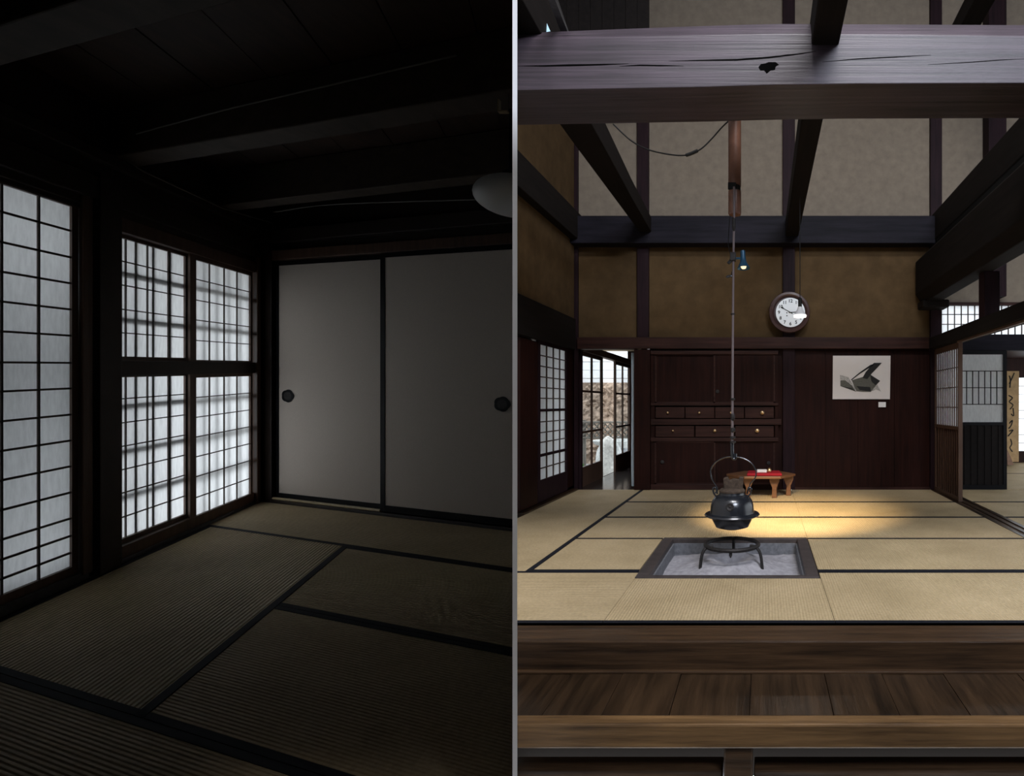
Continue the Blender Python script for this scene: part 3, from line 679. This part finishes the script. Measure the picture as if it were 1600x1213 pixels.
# table ----------------------------------------------------------------
tz = .268; ty0, ty1 = 6.83, 7.42
t = thing('low_table', V(rx(1189, 7.1), 7.1, 0), 'low brown six-sided wooden table in front of the cabinet', 'table')
hexp = [V(rx(1135, 7.12), 7.12, tz), V(rx(1163, ty0), ty0, tz), V(rx(1220, ty0), ty0, tz), V(rx(1243, 7.12), 7.12, tz), V(rx(1219, ty1), ty1, tz), V(rx(1163, ty1), ty1, tz)]
MB().prism(hexp, (0, 0, -.028)).build('table_top', 'table_wood', t, bev=.005)
def tleg(x, y):
    MB().prism([V(x-.03, y, 0), V(x+.03, y, 0), V(x+.026, y, .12), V(x+.06, y, .20), V(x+.06, y, tz-.028), V(x-.06, y, tz-.028), V(x-.06, y, .20), V(x-.026, y, .12)], (0, .045, 0)).build('leg', 'table_wood', t, bev=.006)
for x, y in ((rx(1169, 6.9), 6.93), (rx(1210, 6.9), 6.93), (rx(1232, 7.12), 7.11), (rx(1146, 7.12), 7.11), (rx(1170, 7.3), 7.32), (rx(1212, 7.3), 7.32)): tleg(x, y)
q0 = tz+.001
tag(MB().prism([V(rx(1167, 6.88), 6.88, q0), V(rx(1222, 6.88), 6.88, q0), V(rx(1218, 7.2), 7.2, q0), V(rx(1169, 7.2), 7.2, q0)], (0, 0, .03)).build('red_cloth_pad', 'red_cloth', bev=.008), 'folded crimson cloth pad on the low table', 'cloth')
tag(box(rx(1183, 7.0), rx(1198, 7.0), 6.98, 7.05, q0+.03, q0+.062).build('paper_packet', 'white_box', bev=.003), 'small white paper packet on the red pad', 'packet')
t = thing('small_incense_pot', V(rx(1202, 7.0), 7.0, q0+.03), 'little gilt round pot on the red pad', 'pot')
MB().lathe([(.016, 0), (.026, .01), (.027, .028), (.02, .04)], V(rx(1202, 7.0), 7.0, q0+.03), 16).build('pot_body', 'brass', t, smooth=True)
MB().lathe([(.021, .04), (.014, .05), (.004, .056)], V(rx(1202, 7.0), 7.0, q0+.03), 16).build('pot_lid', 'brass', t, smooth=True)
# beams ------------------------------------------------------------------
def lerp(tab, x):
    for (x0, y0), (x1, y1) in zip(tab, tab[1:]):
        if x <= x1: return y0+(y1-y0)*(x-x0)/(x1-x0)
    return tab[-1][1]
top_f = [(700, 66), (810, 62), (1000, 57), (1200, 53), (1400, 54), (1600, 56), (2500, 62)]
bot_f = [(700, 143), (810, 141), (1100, 136), (1200, 133), (1330, 131), (1600, 130), (2500, 130)]
cha = [(700, 57), (822, 51), (1020, 43), (1200, 37), (1600, 39), (2500, 44)]
secs = []
for px in list(range(740, 1641, 60))+[1900, 2200]:
    X = rx(px, BF)
    zb, zt = rz(lerp(bot_f, px), BF), rz(lerp(top_f, px), BF); zc = rz(lerp(cha, px), BF+.07)
    secs.append([V(X, BF, zb), V(X, BF, zt), V(X, BF+.07, zc), V(X, BB, zc+.01), V(X, BB, zb-.0)])
bbm = tag(MB().loft(secs).build('great_beam', 'big_beam', bev=.006), 'huge weathered purple-grey beam spanning the front of the hearth room', 'beam')
def crack(pts, w):
    up, dn = [], []
    for i, (x, y) in enumerate(pts):
        k = w*math.sin(math.pi*(i+.15)/(len(pts)-.7)) if 0 < i < len(pts)-1 else .15
        up.append(at(x, y-k, BF-.0008)); dn.append(at(x, y+k, BF-.0008))
    MB().prism(up+dn[::-1], (0, .0015, 0)).build('crack', 'crack_dark', bbm)
crack([(809, 103), (850, 103), (890, 102), (940, 101), (982, 99.5)], 1.6); crack([(968, 103.5), (1000, 102), (1030, 102.5), (1068, 103)], 1.2)
crack([(1045, 95.5), (1090, 94.5), (1150, 93.5), (1200, 90), (1250, 84), (1275, 80)], 1.4); crack([(1285, 97), (1340, 92), (1400, 89), (1455, 86)], .9)
crack([(1450, 101), (1520, 97), (1560, 94), (1600, 92)], .7)
MB().prism([at(x, y, BF-.001) for x, y in ((1185, 105), (1189, 100), (1196, 99), (1201, 97), (1212, 97), (1217, 101), (1212, 104), (1211, 109), (1204, 110), (1198, 115), (1194, 110), (1188, 110))], (0, .0015, 0)).build('knot', 'crack_dark', bbm)
# depth-wise beam on the left (slightly bowed)
secs = []
for Y, a0, a1, z0, z1 in ((7.5, -1.58, -1.43, 2.2, 2.39), (6.2, -1.59, -1.40, 2.2, 2.40), (5, -1.60, -1.36, 2.2, 2.43), (4, -1.62, -1.35, 2.23, 2.57), (3.2, -1.63, -1.34, 2.25, 2.6), (1.8, -1.65, -1.33, 2.28, 2.62)):
    secs.append([V(a0, Y, EYE+z0), V(a1, Y, EYE+z0), V(a1, Y, EYE+z1), V(a0, Y, EYE+z1)])
tag(MB().loft(secs).build('cross_beam', 'dark_beam_y', bev=.012), 'black bowed beam running from the great beam to the wall post by the doorway', 'beam')
secs = [[V(.29, Y, EYE+2.145), V(.455, Y, EYE+2.145), V(.455, Y, EYE+2.36), V(.29, Y, EYE+2.36)] for Y in (7.46, 5, 3.3, 1.6)]
tag(MB().loft(secs).build('cross_beam', 'dark_beam_y', bev=.012), 'black beam notched over the great beam and reaching back above the clock', 'beam')
secs = [[V(2.2, Y, EYE+2.1), V(2.42, Y, EYE+2.1), V(2.42, Y, EYE+2.46), V(2.2, Y, EYE+2.46)] for Y in (7.6, 5, 3, 1.6)]
tag(MB().loft(secs).build('cross_beam', 'dark_beam_y', bev=.012), 'black upper beam running back above the door track', 'beam')
secs = []
for Y, e in ((7.6, 0), (7.55, .0), (5.5, .0), (3, .0), (1.6, .0)):
    secs.append([V(2.07, Y, EYE+1.30), V(2.25, Y, EYE+1.30), V(2.36, Y, EYE+1.36), V(2.36, Y, EYE+1.90), V(2.05, Y, EYE+1.90), V(1.99, Y, EYE+1.84), V(1.99, Y, EYE+1.42)])
tag(MB().loft(secs).build('side_beam', 'dark_beam_y', bev=.01), 'heavy black sloping-looking beam above the open side room', 'beam')
tag(box(2.02, 2.36, 7.35, 7.62, EYE+1.22, EYE+1.32).build('beam_bracket', 'dark_beam_y', bev=.02), 'short black bracket block under the heavy side beam at the wall', 'bracket')
tag(box(2.17, 2.32, 5.70, 5.86, EYE+.851, EYE+1.30).build('hanging_post', 'dark_post', bev=.005), 'short black post between the door header and the heavy side beam', 'post')
tag(box(2.15, 2.34, 1.8, BY-.09, EYE+.71, EYE+.85).build('door_header', 'dark_beam_y', bev=.006), 'black door header beam over the sliding door track', 'beam')
tag(box(2.20, 2.24, 1.8, 6.6, EYE+.69, EYE+.71).build('header_strip', 'frame_brown'), 'thin brown groove strip under the door header', 'strip')
secs = [[V(2.2, Y, EYE+4.2), V(2.42, Y, EYE+4.2), V(2.42, Y, EYE+4.42), V(2.2, Y, EYE+4.42)] for Y in (7.6, 5, 3)]
tag(MB().loft(secs).build('cross_beam', 'dark_beam_y', bev=.012), 'short black stretch of high beam seen above the great beam over the door track', 'beam')
t = thing('dark_void_boards', V(-2, 6.6, EYE+4.05), 'black boards standing in for the dark roof void above the great beam', 'loft')  # added boards; the darkness of the roof void is put into their colour
for i in range(9):
    x = LX+.02+i*.131; box(x+.002, x+.129, 6.5, 6.53, EYE+4.05, TOP-.01).build('board', 'dark_beam_y', t)
for i in range(8):
    y = 4.6+i*.24; box(LX+.02, LX+.05, y+.002, y+.238, EYE+4.05, TOP-.01).build('board', 'dark_beam_y', t)
# cable between the beam and the pot hook
t = thing('hanging_cable', at(1075, 243, 4.5), 'slack black cable with an inline switch looped before the plaster', 'cable')
pts = [at(958, 194, 4.5), at(985, 219, 4.5), at(1013, 234, 4.5), at(1050, 242, 4.5), at(1075, 242, 4.5), at(1095, 233, 4.5), at(1112, 217, 4.5), at(1128, 199, 4.45), at(1140, 188, 4.4)]
MB().tube(path(pts), .0055, 6).build('cord', 'cord_black', t)
MB().tube(path([at(1071, 243, 4.5), at(1080, 240, 4.5), at(1091, 235, 4.5)]), [.006]+[.014]*11+[.006], 8).build('inline_switch', 'cord_black', t)
p = at(854, 51, 3.66)
m = MB(); m.loft([[at(848, 51, 3.62), at(853, 33, 3.63), at(860, 49, 3.62)], [at(848, 51, 3.66), at(853, 33, 3.65), at(860, 49, 3.66)]])
tag(m.build('pale_triangle', 'glimpse_blue'), 'small pale blue triangle standing in for a window glimpsed over the great beam', 'paper')  # pale blue triangle added in place of a glimpsed window
tag(MB().loft([[at(845, -30, 3.0), at(856, -30, 3.0), at(862, -30, 3.08), at(851, -30, 3.08)], [at(876, 50, 3.75), at(887, 50, 3.75), at(889, 50, 3.83), at(878, 50, 3.83)]]).build('edge_highlight', 'sill_grey'), 'thin grey strip standing in for the highlight on the bowed beam edge', 'highlight')  # grey strip puts the edge highlight of the bowed beam into a solid
# steps ----------------------------------------------------------------------
tag(box(-2.2, 3.4, 2.77, 2.972, -.152, -.006).build('step_sill', 'step_wood_x', bev=.007), 'worn dark wooden sill along the edge of the mats', 'sill')
tag(box(-2.2, 3.4, 2.745, 2.77, -.152, -.140).build('sill_moulding', 'step_wood_x', bev=.003), 'narrow moulding at the foot of the sill', 'moulding')
t = thing('step_board', V(.1, 2.55, -.18), 'polished dark plank step below the mat sill', 'step')
xs = [-1.35, -.905, -.66, -.385, -.055, .29, .56, .85, 1.2, 1.6, 2.1, 2.7]
for i in range(len(xs)-1):
    box(xs[i]+.0012, xs[i+1]-.0012, 2.383, 2.765, -.178, -.1525+.0015*(i % 3)).build('plank', 'step_wood_y', t, bev=.0015)
tag(box(-2.2, 3.2, 2.307, 2.382, -.245, -.148).build('step_nosing', 'nosing_wood', bev=.008), 'worn lighter nosing rail along the front of the plank step', 'rail')
tag(box(rx(1131, 2.33), rx(1176, 2.33), 2.33, 2.42, -.55, -.246).build('step_post', 'step_wood_x', bev=.006), 'short square post under the step nosing', 'post')
for x0, x1, lb in ((-2.2, rx(1129, 2.36), 'low board under the step between its post and the white board wall'), (rx(1178, 2.36), 3.2, 'low board under the step on the other side of its post')):
    tag(box(x0, x1, 2.36, 2.46, -.55, -.365).build('kick_board', 'step_wood_x', bev=.006), lb, 'board')
struct(MB().box(-2.2, 7.1, 2.62, 2.66, -.55, -.19).box(-2.2, 7.1, 2.4, 2.97, -.2, -.182), 'wall_step', 'shell_dark', 'dark carcass under the step')
# track and side room ------------------------------------------------------------
t = thing('door_track', V(SX+.1, 5, -.03), 'grooved dark wooden door track running back along the mats', 'door track')
for x0, x1, z, mt in ((SX, SX+.045, .003, 'step_wood_y'), (SX+.047, SX+.083, -.006, 'sill_wood'), (SX+.085, SX+.125, .003, 'step_wood_y'), (SX+.127, SX+.163, -.006, 'sill_wood'), (SX+.165, SX+.208, .003, 'step_wood_y')):
    box(x0, x1, FR, BY-.02, -.03, z).build('track_strip', mt, t)
# lattice sliding door in the track
dx = SX+.065; dy0, dy1 = 6.66, BY-.04
t = thing('lattice_door', V(dx, (dy0+dy1)/2, 0), 'brown lattice sliding door seen edge on in the side door track', 'sliding door')
box(dx-.018, dx+.03, dy0, dy0+.035, 0, 1.83).build('stile', 'frame_brown', t, bev=.002); box(dx-.018, dx+.018, dy1-.035, dy1, 0, 1.83).build('stile', 'frame_brown', t)
for z0, z1 in ((0, .05), (.82, .86), (1.76, 1.83)): box(dx-.016, dx+.016, dy0+.035, dy1-.035, z0, z1).build('rail', 'frame_brown', t)
MB().quad(V(dx+.006, dy0+.03, .85), V(dx+.006, dy1-.03, .85), V(dx+.006, dy1-.03, 1.77), V(dx+.006, dy0+.03, 1.77)).build('paper', 'shoji_paper', t)
box(dx+.0, dx+.008, dy0+.03, dy1-.03, .04, .83).build('lower_panel', 'red_wood_z', t)
for i in range(1, 11):
    y = dy0+.035+(dy1-dy0-.07)*i/11
    box(dx-.010, dx+.004, y-.006, y+.006, .86, 1.76).build('kumiko', 'frame_brown', t); box(dx-.010, dx, y-.008, y+.008, .05, .82).build('batten', 'frame_brown', t)
for z in (1.08, 1.316, 1.546): box(dx-.011, dx+.004, dy0+.035, dy1-.035, z-.006, z+.006).build('kumiko', 'frame_brown', t)
# half-papered door in the back plane
q = BY-.02; bx0, bx1 = rx(1480, q), rx(1568, q)
t = thing('papered_door', V((bx0+bx1)/2, q, 0), 'black framed door with white paper above dark boards in the side room', 'sliding door')
def qz(y): return rz(y, q)
box(bx1, bx1+.045, q, q+.03, 0, qz(548)).build('stile', 'lacquer', t); box(bx0-.04, bx0, q, q+.03, 0, qz(548)).build('stile', 'lacquer', t)
box(bx0, bx1, q, q+.03, 0, qz(758)).build('rail', 'lacquer', t); box(bx0, bx1, q, q+.03, qz(665), qz(660)).build('rail', 'lacquer', t); box(bx0, bx1, q, q+.03, qz(554), qz(548)).build('rail', 'lacquer', t)
MB().quad(V(bx0, q+.015, qz(660)), V(bx1, q+.015, qz(660)), V(bx1, q+.015, qz(554)), V(bx0, q+.015, qz(554))).build('paper', 'shoji_paper', t)
for i in range(9):
    x = bx1-.005-(i+1)*.079
    if x > bx0: box(x-.005, x+.005, q+.004, q+.014, qz(632), qz(580)).build('kumiko', 'lacquer', t)
for y in (580, 606, 632): box(bx0, bx1, q+.004, q+.014, qz(y+.6), qz(y-.6)).build('kumiko', 'lacquer', t)
box(bx0, bx1, q+.016, q+.024, qz(758), qz(665)).build('lower_board', 'dark_beam_y', t)
for i in range(7):
    x = bx1-.05-i*.09
    if x > bx0: box(x-.012, x+.012, q+.004, q+.016, qz(758), qz(665)).build('batten', 'dark_beam_y', t)
tag(box(SX+.16, 4.49, BY-.03, BY+.1, rz(548, BY), rz(523, BY)).build('side_room_header', 'dark_beam_x', bev=.004), 'dark header across the side room under the small paper transom', 'beam')
# transom
t = thing('paper_transom', V(3.2, BY+.03, rz(523, BY)), 'low row of lit paper lattice over the side room header', 'transom')
tz0, tz1, tx0, tx1 = rz(523, BY), rz(476, BY), rx(1472, BY), 4.49
MB().quad(V(tx0, BY+.055, tz0), V(tx1, BY+.055, tz0), V(tx1, BY+.055, tz1), V(tx0, BY+.055, tz1)).build('paper', 'shoji_paper', t)
x = tx0+.0
while x < tx1: box(x-.006, x+.006, BY+.035, BY+.05, tz0, tz1).build('kumiko', 'kumiko_wood', t); x += .0885
for z in (tz0+.14, tz0+.27): box(tx0, tx1, BY+.035, BY+.05, z-.005, z+.005).build('kumiko', 'kumiko_wood', t)
box(tx0+.003, tx1, BY, BY+.06, tz1-.01, tz1+.03).build('rail', 'red_wood_x', t)
# far room beyond the papered door
FY = 11.1
struct(box(2.2, 7.2, BY+.14, FY, 1.98, 2.04), 'ceiling_far_room', 'red_wood_x', 'red-brown ceiling of the far room')
struct(box(2.3, 2.4, BY+.14, FY, -.1, 2.0), 'wall_far_left', 'shell_dark', 'dark side of the far room')
struct(MB().box(2.4, 4.80, FY, FY+.1, -.1, 2.0).box(4.8, 7.2, FY, FY+.1, -.1, .22).box(4.8, 7.2, FY, FY+.1, 1.62, 2.0), 'wall_far_back', 'red_wood_z', 'brown end wall of the far room')
mat_right(2.45, 7.0, BY+.03, 9.4, 'mat_y', ['y1'], 'pale tatami mat of the far room by the opening'); mat_right(2.45, 7.0, 9.4, FY, 'mat_y', [], 'pale tatami mat under the tall calligraphy board')
t = thing('far_window_screen', V(5.8, FY, .2), 'bright paper window screen at the end of the far room', 'shoji panel')
MB().quad(V(4.8, FY+.02, .22), V(7.2, FY+.02, .22), V(7.2, FY+.02, 1.62), V(4.8, FY+.02, 1.62)).build('paper', 'shoji_paper', t)
for x in (4.86, 5.05, 5.24, 5.43, 5.62, 5.81, 6.0): box(x-.006, x+.006, FY, FY+.015, .22, 1.62).build('kumiko', 'kumiko_wood', t)
for i in range(1, 9): box(4.8, 7.2, FY, FY+.015, .22+i*.155-.005, .22+i*.155+.005).build('kumiko', 'kumiko_wood', t)
gy = 10.55
t = thing('calligraphy_board', V(rx(1582, gy), gy, 0), 'tall golden-brown board with brushed black calligraphy in the far room', 'board')
MB().prism([at(1572, 722, gy), at(1592, 722, gy), at(1592.5, 580, gy), at(1573, 580, gy)], (0, .04, 0)).build('plank', 'gold_board', t, bev=.004)
MB().prism([at(1573, 701, gy-.06), at(1580, 716, gy-.06), at(1584, 727, gy-.06), at(1574, 727, gy-.06)], (0, .12, 0)).build('foot', 'table_wood', t)
for pts in (([1585, 583], [1581, 592], [1577, 600]), ([1577, 587], [1579, 594], [1578, 606]), ([1576, 618], [1582, 622], [1577, 628], [1583, 633], [1578, 640]), ([1583, 638], [1584, 650], [1580, 647]),
            ([1577, 662], [1582, 657], [1580, 665], [1576, 670]), ([1577, 674], [1583, 672], [1575, 682]), ([1579, 686], [1581, 694], [1578, 700], [1582, 706])):
    MB().tube(path([at(x, y, gy-.001) for x, y in pts], 3), .011, 5).build('brush_stroke', 'ink', t)
# left wall paper door ---------------------------------------------------------------
wx = LX-.01
t = thing('side_paper_door', V(wx, 6.9, 0), 'dim paper lattice sliding door in the left wall beside the corridor doorway', 'sliding door')
y0, y1 = 6.47, 7.33
box(wx-.02, wx+.01, y0-.06, y0, .03, 1.82).build('stile', 'dark_post', t); box(wx-.02, wx+.01, y1, y1+.04, .03, 1.82).build('stile', 'dark_post', t)
for z0, z1 in ((.03, .27), (.53, .56), (1.035, 1.065), (1.785, 1.82)): box(wx-.018, wx+.008, y0, y1, z0, z1).build('rail', 'dark_post', t)
MB().quad(V(wx-.012, y0, .27), V(wx-.012, y1, .27), V(wx-.012, y1, 1.79), V(wx-.012, y0, 1.79)).build('paper', 'shoji_paper', t)
for i in (1, 2, 3):
    y = y0+(y1-y0)*i/4
    box(wx-.010, wx+.004, y-.008, y+.008, .27, 1.785).build('kumiko', 'kumiko_wood', t)
for z in [.40]+[.69, .80, .92]+[1.065+.12*i for i in range(1, 6)]: box(wx-.010, wx+.003, y0, y1, z-.006, z+.006).build('kumiko', 'kumiko_wood', t)
tag(box(LX-.02, LX+.012, 5.9, 6.36, .03, 1.8).build('plank_door', 'red_wood_z', bev=.004), 'dark red-brown plank door next to the dim paper door', 'door')
tag(box(LX-.02, LX+.06, 5.88, BY-.03, -.02, .018).build('side_track', 'step_wood_y', bev=.003), 'dark floor track along the left wall', 'door track')
struct(MB().box(-3.95, LX-.11, 5.9, BY+.1, 2.22, 2.28).box(-3.95, -3.9, 5.9, BY+.1, -.42, 2.22).box(-3.9, LX-.11, 5.9, 5.95, -.42, 2.22), 'ceiling_passage_shade', 'shell_dark', 'added unseen covered passage that shades the side paper door', clip=None)  # unseen roof and walls added to dim the side paper door
# corridor and garden -----------------------------------------------------------------
CLIP = None
KX0, KX1, KY1 = -2.46, -1.62, 10.85
cf = struct(box(KX0-.05, KX1, BY-.02, KY1, -.12, -.02), 'floor_corridor', 'shell_dark', 'polished dark board floor of the garden corridor')
for i in range(6):
    x = KX0+i*.14; box(x+.001, x+.139, BY-.0, KY1, -.02, -.006).build('floor_board', 'corridor_floor', cf)
struct(box(KX1, KX1+.08, BY+.13, KY1, -.1, 2.3), 'wall_corridor', 'red_wood_z', 'dark inner wall of the corridor')
struct(box(KX0-.06, KX1+.1, KY1, KY1+.08, -.1, 2.3), 'wall_corridor_end', 'red_wood_z', 'dark end wall of the corridor')
ck = struct(box(KX0-.9, KX1+.1, BY+.13, KY1+.05, 2.12, 2.18), 'ceiling_corridor', 'shell_dark', 'slatted ceiling of the corridor')
y = BY+.2
while y < KY1-.1: box(KX0-.85, KX1, y, y+.09, 2.095, 2.12).build('slat', 'bamboo', ck); y += .13
tag(box(KX0-.05, KX0+.05, BY+.21, KY1, 1.832, 1.93).build('corridor_head_rail', 'frame_brown', bev=.004), 'brown head rail over the corridor glass doors', 'rail')
def gdoor(y0, y1, label, open_=False):
    t = thing('glass_door', V(KX0, (y0+y1)/2, -.02), label, 'glass door')
    w = .05; zt = 1.83
    for a, b in ((y0, y0+w), (y1-w, y1)): box(KX0-.018, KX0+.018, a, b, -.02, zt).build('stile', 'frame_brown', t, bev=.003)
    for z0, z1 in ((-.02, .26), (.72, .75), (1.28, 1.31), (zt-.05, zt)): box(KX0-.016, KX0+.016, y0+w, y1-w, z0, z1).build('rail', 'frame_brown', t)
    ym = (y0+y1)/2
    box(KX0-.012, KX0+.012, ym-.018, ym+.018, .26, zt-.05).build('mullion', 'frame_brown', t)
    for a, b in ((y0+w, ym-.018), (ym+.018, y1-w)):
        for z0, z1 in ((.26, .72), (.75, 1.28), (1.31, zt-.05)):
            MB().quad(V(KX0, a, z0), V(KX0, b, z0), V(KX0, b, z1), V(KX0, a, z1)).build('pane', 'pane_glass', t)
gdoor(7.83, 8.90, 'glass corridor door nearest the doorway with clear panes over a dark foot panel')
gdoor(9.66, 10.75, 'glass corridor door at the far end of the corridor beyond the open gap')
post(KX0-.05, KX0+.04, BY+.13, BY+.2, -.02, 2.1, 'dark_post', 'black post just inside the corridor doorway')
tag(MB().lathe([(.022, .03), (.026, .3), (.022, 1.2), (.026, 1.8)], V(rx(989, 7.72), 7.74, 0), 12).build('pale_jamb_roll', 'daylit_blue', smooth=True), 'pale blue roll standing in for daylight on the doorway jamb', 'jamb')  # daylight falling on the jamb is put into this pale colour
struct(box(rx(903, BY), rx(993, BY), BY-.0, BY+.1, rz(546, BY), rz(543.5, BY)), 'trim_12', 'frame_brown', 'thin brown edge strip at the top of the corridor doorway')
# garden
struct(box(-16, -2.5, 5.0, 24, -.5, -.42), 'floor_garden', 'gravel', 'pale gravel ground of the garden')
struct(box(-16, -4.2, -8, 5.0, -.5, -.42), 'floor_yard', 'gravel', 'pale gravel ground outside the paper windows')
GY = 15.0
m = MB(); nx, nz = 90, 34
x0, x1, z0, z1 = -9.5, -2.9, -.42, rz(598, GY)
vs = [V(x0+(x1-x0)*i/nx, GY+.12*mn.noise(V(i*.9, j*.9, 0))+.1*mn.noise(V(i*.31, j*.3, 5)), z0+(z1-z0)*j/nz) for j in range(nz+1) for i in range(nx+1)]
m.add(vs, [(j*(nx+1)+i, j*(nx+1)+i+1, (j+1)*(nx+1)+i+1, (j+1)*(nx+1)+i) for j in range(nz) for i in range(nx)])
m.box(x0, x1, GY+.25, GY+.5, z0, z1)
tag(m.build('garden_wall', 'thatch'), 'rough brown textured garden wall seen through the glass doors', 'wall')
t = thing('white_building', V(-6, GY+1, -.4), 'white boarded building rising behind the brown garden wall', 'building')
for i in range(12): box(-11, -2.9, GY+.55+.012*(i % 2), GY+.9, z1-.3+i*.22, z1-.3+i*.22+.212).build('siding_board', 'garden_white', t)
box(-11, -2.9, GY+.9, GY+1.2, -.4, z1+2.3).build('wall', 'garden_white', t)
fy = 13.0
t = thing('bamboo_fence', V(-3.6, fy, -.4), 'low diamond lattice bamboo fence in the garden', 'fence')
za, zb = rz(683, fy), rz(660, fy)
for i in range(30):
    x = -6.2+i*.12
    MB().tube([V(x, fy, za), V(x+.3, fy, zb)], .016, 5).build('cane', 'fence_bamboo', t); MB().tube([V(x+.3, fy+.03, za), V(x, fy+.03, zb)], .016, 5).build('cane', 'fence_bamboo', t)
for z in (za-.02, zb): MB().tube([V(-6.3, fy, z), V(-2.6, fy, z)], .025, 6).build('rail', 'fence_bamboo', t)
for x in (-6.2, -5.0, -4.0, -3.0): MB().tube([V(x, fy+.05, -.42), V(x, fy+.05, zb+.05)], .04, 8).build('post', 'fence_bamboo', t)
def rock(c, r, name, mat, label, cat, seed, flat=False):
    bm_ = bmesh.new(); bmesh.ops.create_icosphere(bm_, subdivisions=4, radius=1)
    m = MB(); vs = []
    for v in bm_.verts:
        p = v.co.copy(); k = 1+.10*mn.noise(p*1.3+V(seed, 0, 0))+.07*mn.noise(p*4+V(seed, 3, 0))
        vs.append(Vector((c[0]+p.x*r[0]*k, c[1]+p.y*r[1]*k, max(-.43, c[2]+p.z*r[2]*k))))
    m.add(vs, [tuple(v.index for v in f.verts) for f in bm_.faces]); bm_.free()
    return tag(m.build(name, mat, smooth=True), label, cat)
rock((-2.97, 11.2, .0), (.24, .3, .48), 'garden_boulder', 'stone_pale', 'tall pale rounded boulder standing in the corridor door gap', 'boulder', 1)
rock((-4.3, 12.2, -.15), (.35, .35, .42), 'garden_boulder', 'stone_grey', 'grey mossy boulder behind the first glass door', 'boulder', 4)
rock((-3.42, 13.9, -.1), (.5, .35, .45), 'garden_boulder', 'stone_grey', 'low grey boulder behind the pale one', 'boulder', 9)
t = thing('stone_basin', V(-3.0, 12.2, -.42), 'pale stone water basin on a thick foot in the garden', 'basin')
MB().lathe([(.22, -.42), (.2, .2)], V(-3.0, 12.2, 0), 20).build('foot', 'stone_grey', t, smooth=True)
MB().lathe([(.2, .2), (.5, .28), (.56, .36), (.5, .36), (.44, .28), (.02, .27)], V(-3.0, 12.2, 0), 28).build('bowl', 'stone_pale', t, smooth=True)
t = thing('stone_lantern', V(-3.75, 11.3, -.42), 'grey stone lantern post in the garden', 'lantern')
MB().lathe([(.17, -.42), (.15, -.3), (.08, -.25), (.075, .35), (.14, .4), (.14, .45)], V(-3.75, 11.3, 0), 16).build('shaft', 'stone_grey', t, smooth=True)
MB().lathe([(.1, .45), (.1, .65)], V(-3.75, 11.3, 0), 6).build('fire_box', 'stone_grey', t)
MB().lathe([(.24, .65), (.2, .7), (.05, .8), (.03, .88), (.001, .9)], V(-3.75, 11.3, 0), 6).build('cap', 'stone_grey', t)
def shrub(c, r, n, label):
    m = MB()
    for k in range(n):
        p = Vector((random.gauss(0, 1), random.gauss(0, 1), random.gauss(0, 1))).normalized()*random.uniform(.5, 1)
        q = V(c[0]+p.x*r, c[1]+p.y*r, max(-.4, c[2]+p.z*r)); s = .05
        a = Vector((random.uniform(-1, 1), random.uniform(-1, 1), random.uniform(-.4, 1))).normalized(); b = a.orthogonal().normalized()
        m.add([q-a*s, q+b*s*.4, q+a*s, q-b*s*.4], [(0, 1, 2, 3)])
    t = thing('garden_shrub', V(c[0], c[1], -.42), label, 'shrub')
    tag(m.build('foliage', 'leaf', t), kind='stuff'); MB().tube([V(c[0], c[1], -.42), V(c[0], c[1], c[2])], .02, 6).build('stem', 'frame_brown', t)
shrub((-3.05, 9.35, -.1), .3, 260, 'low green shrub right outside the corridor glass doors')
shrub((-3.5, 10.7, -.2), .28, 220, 'small green shrub by the stone lantern')
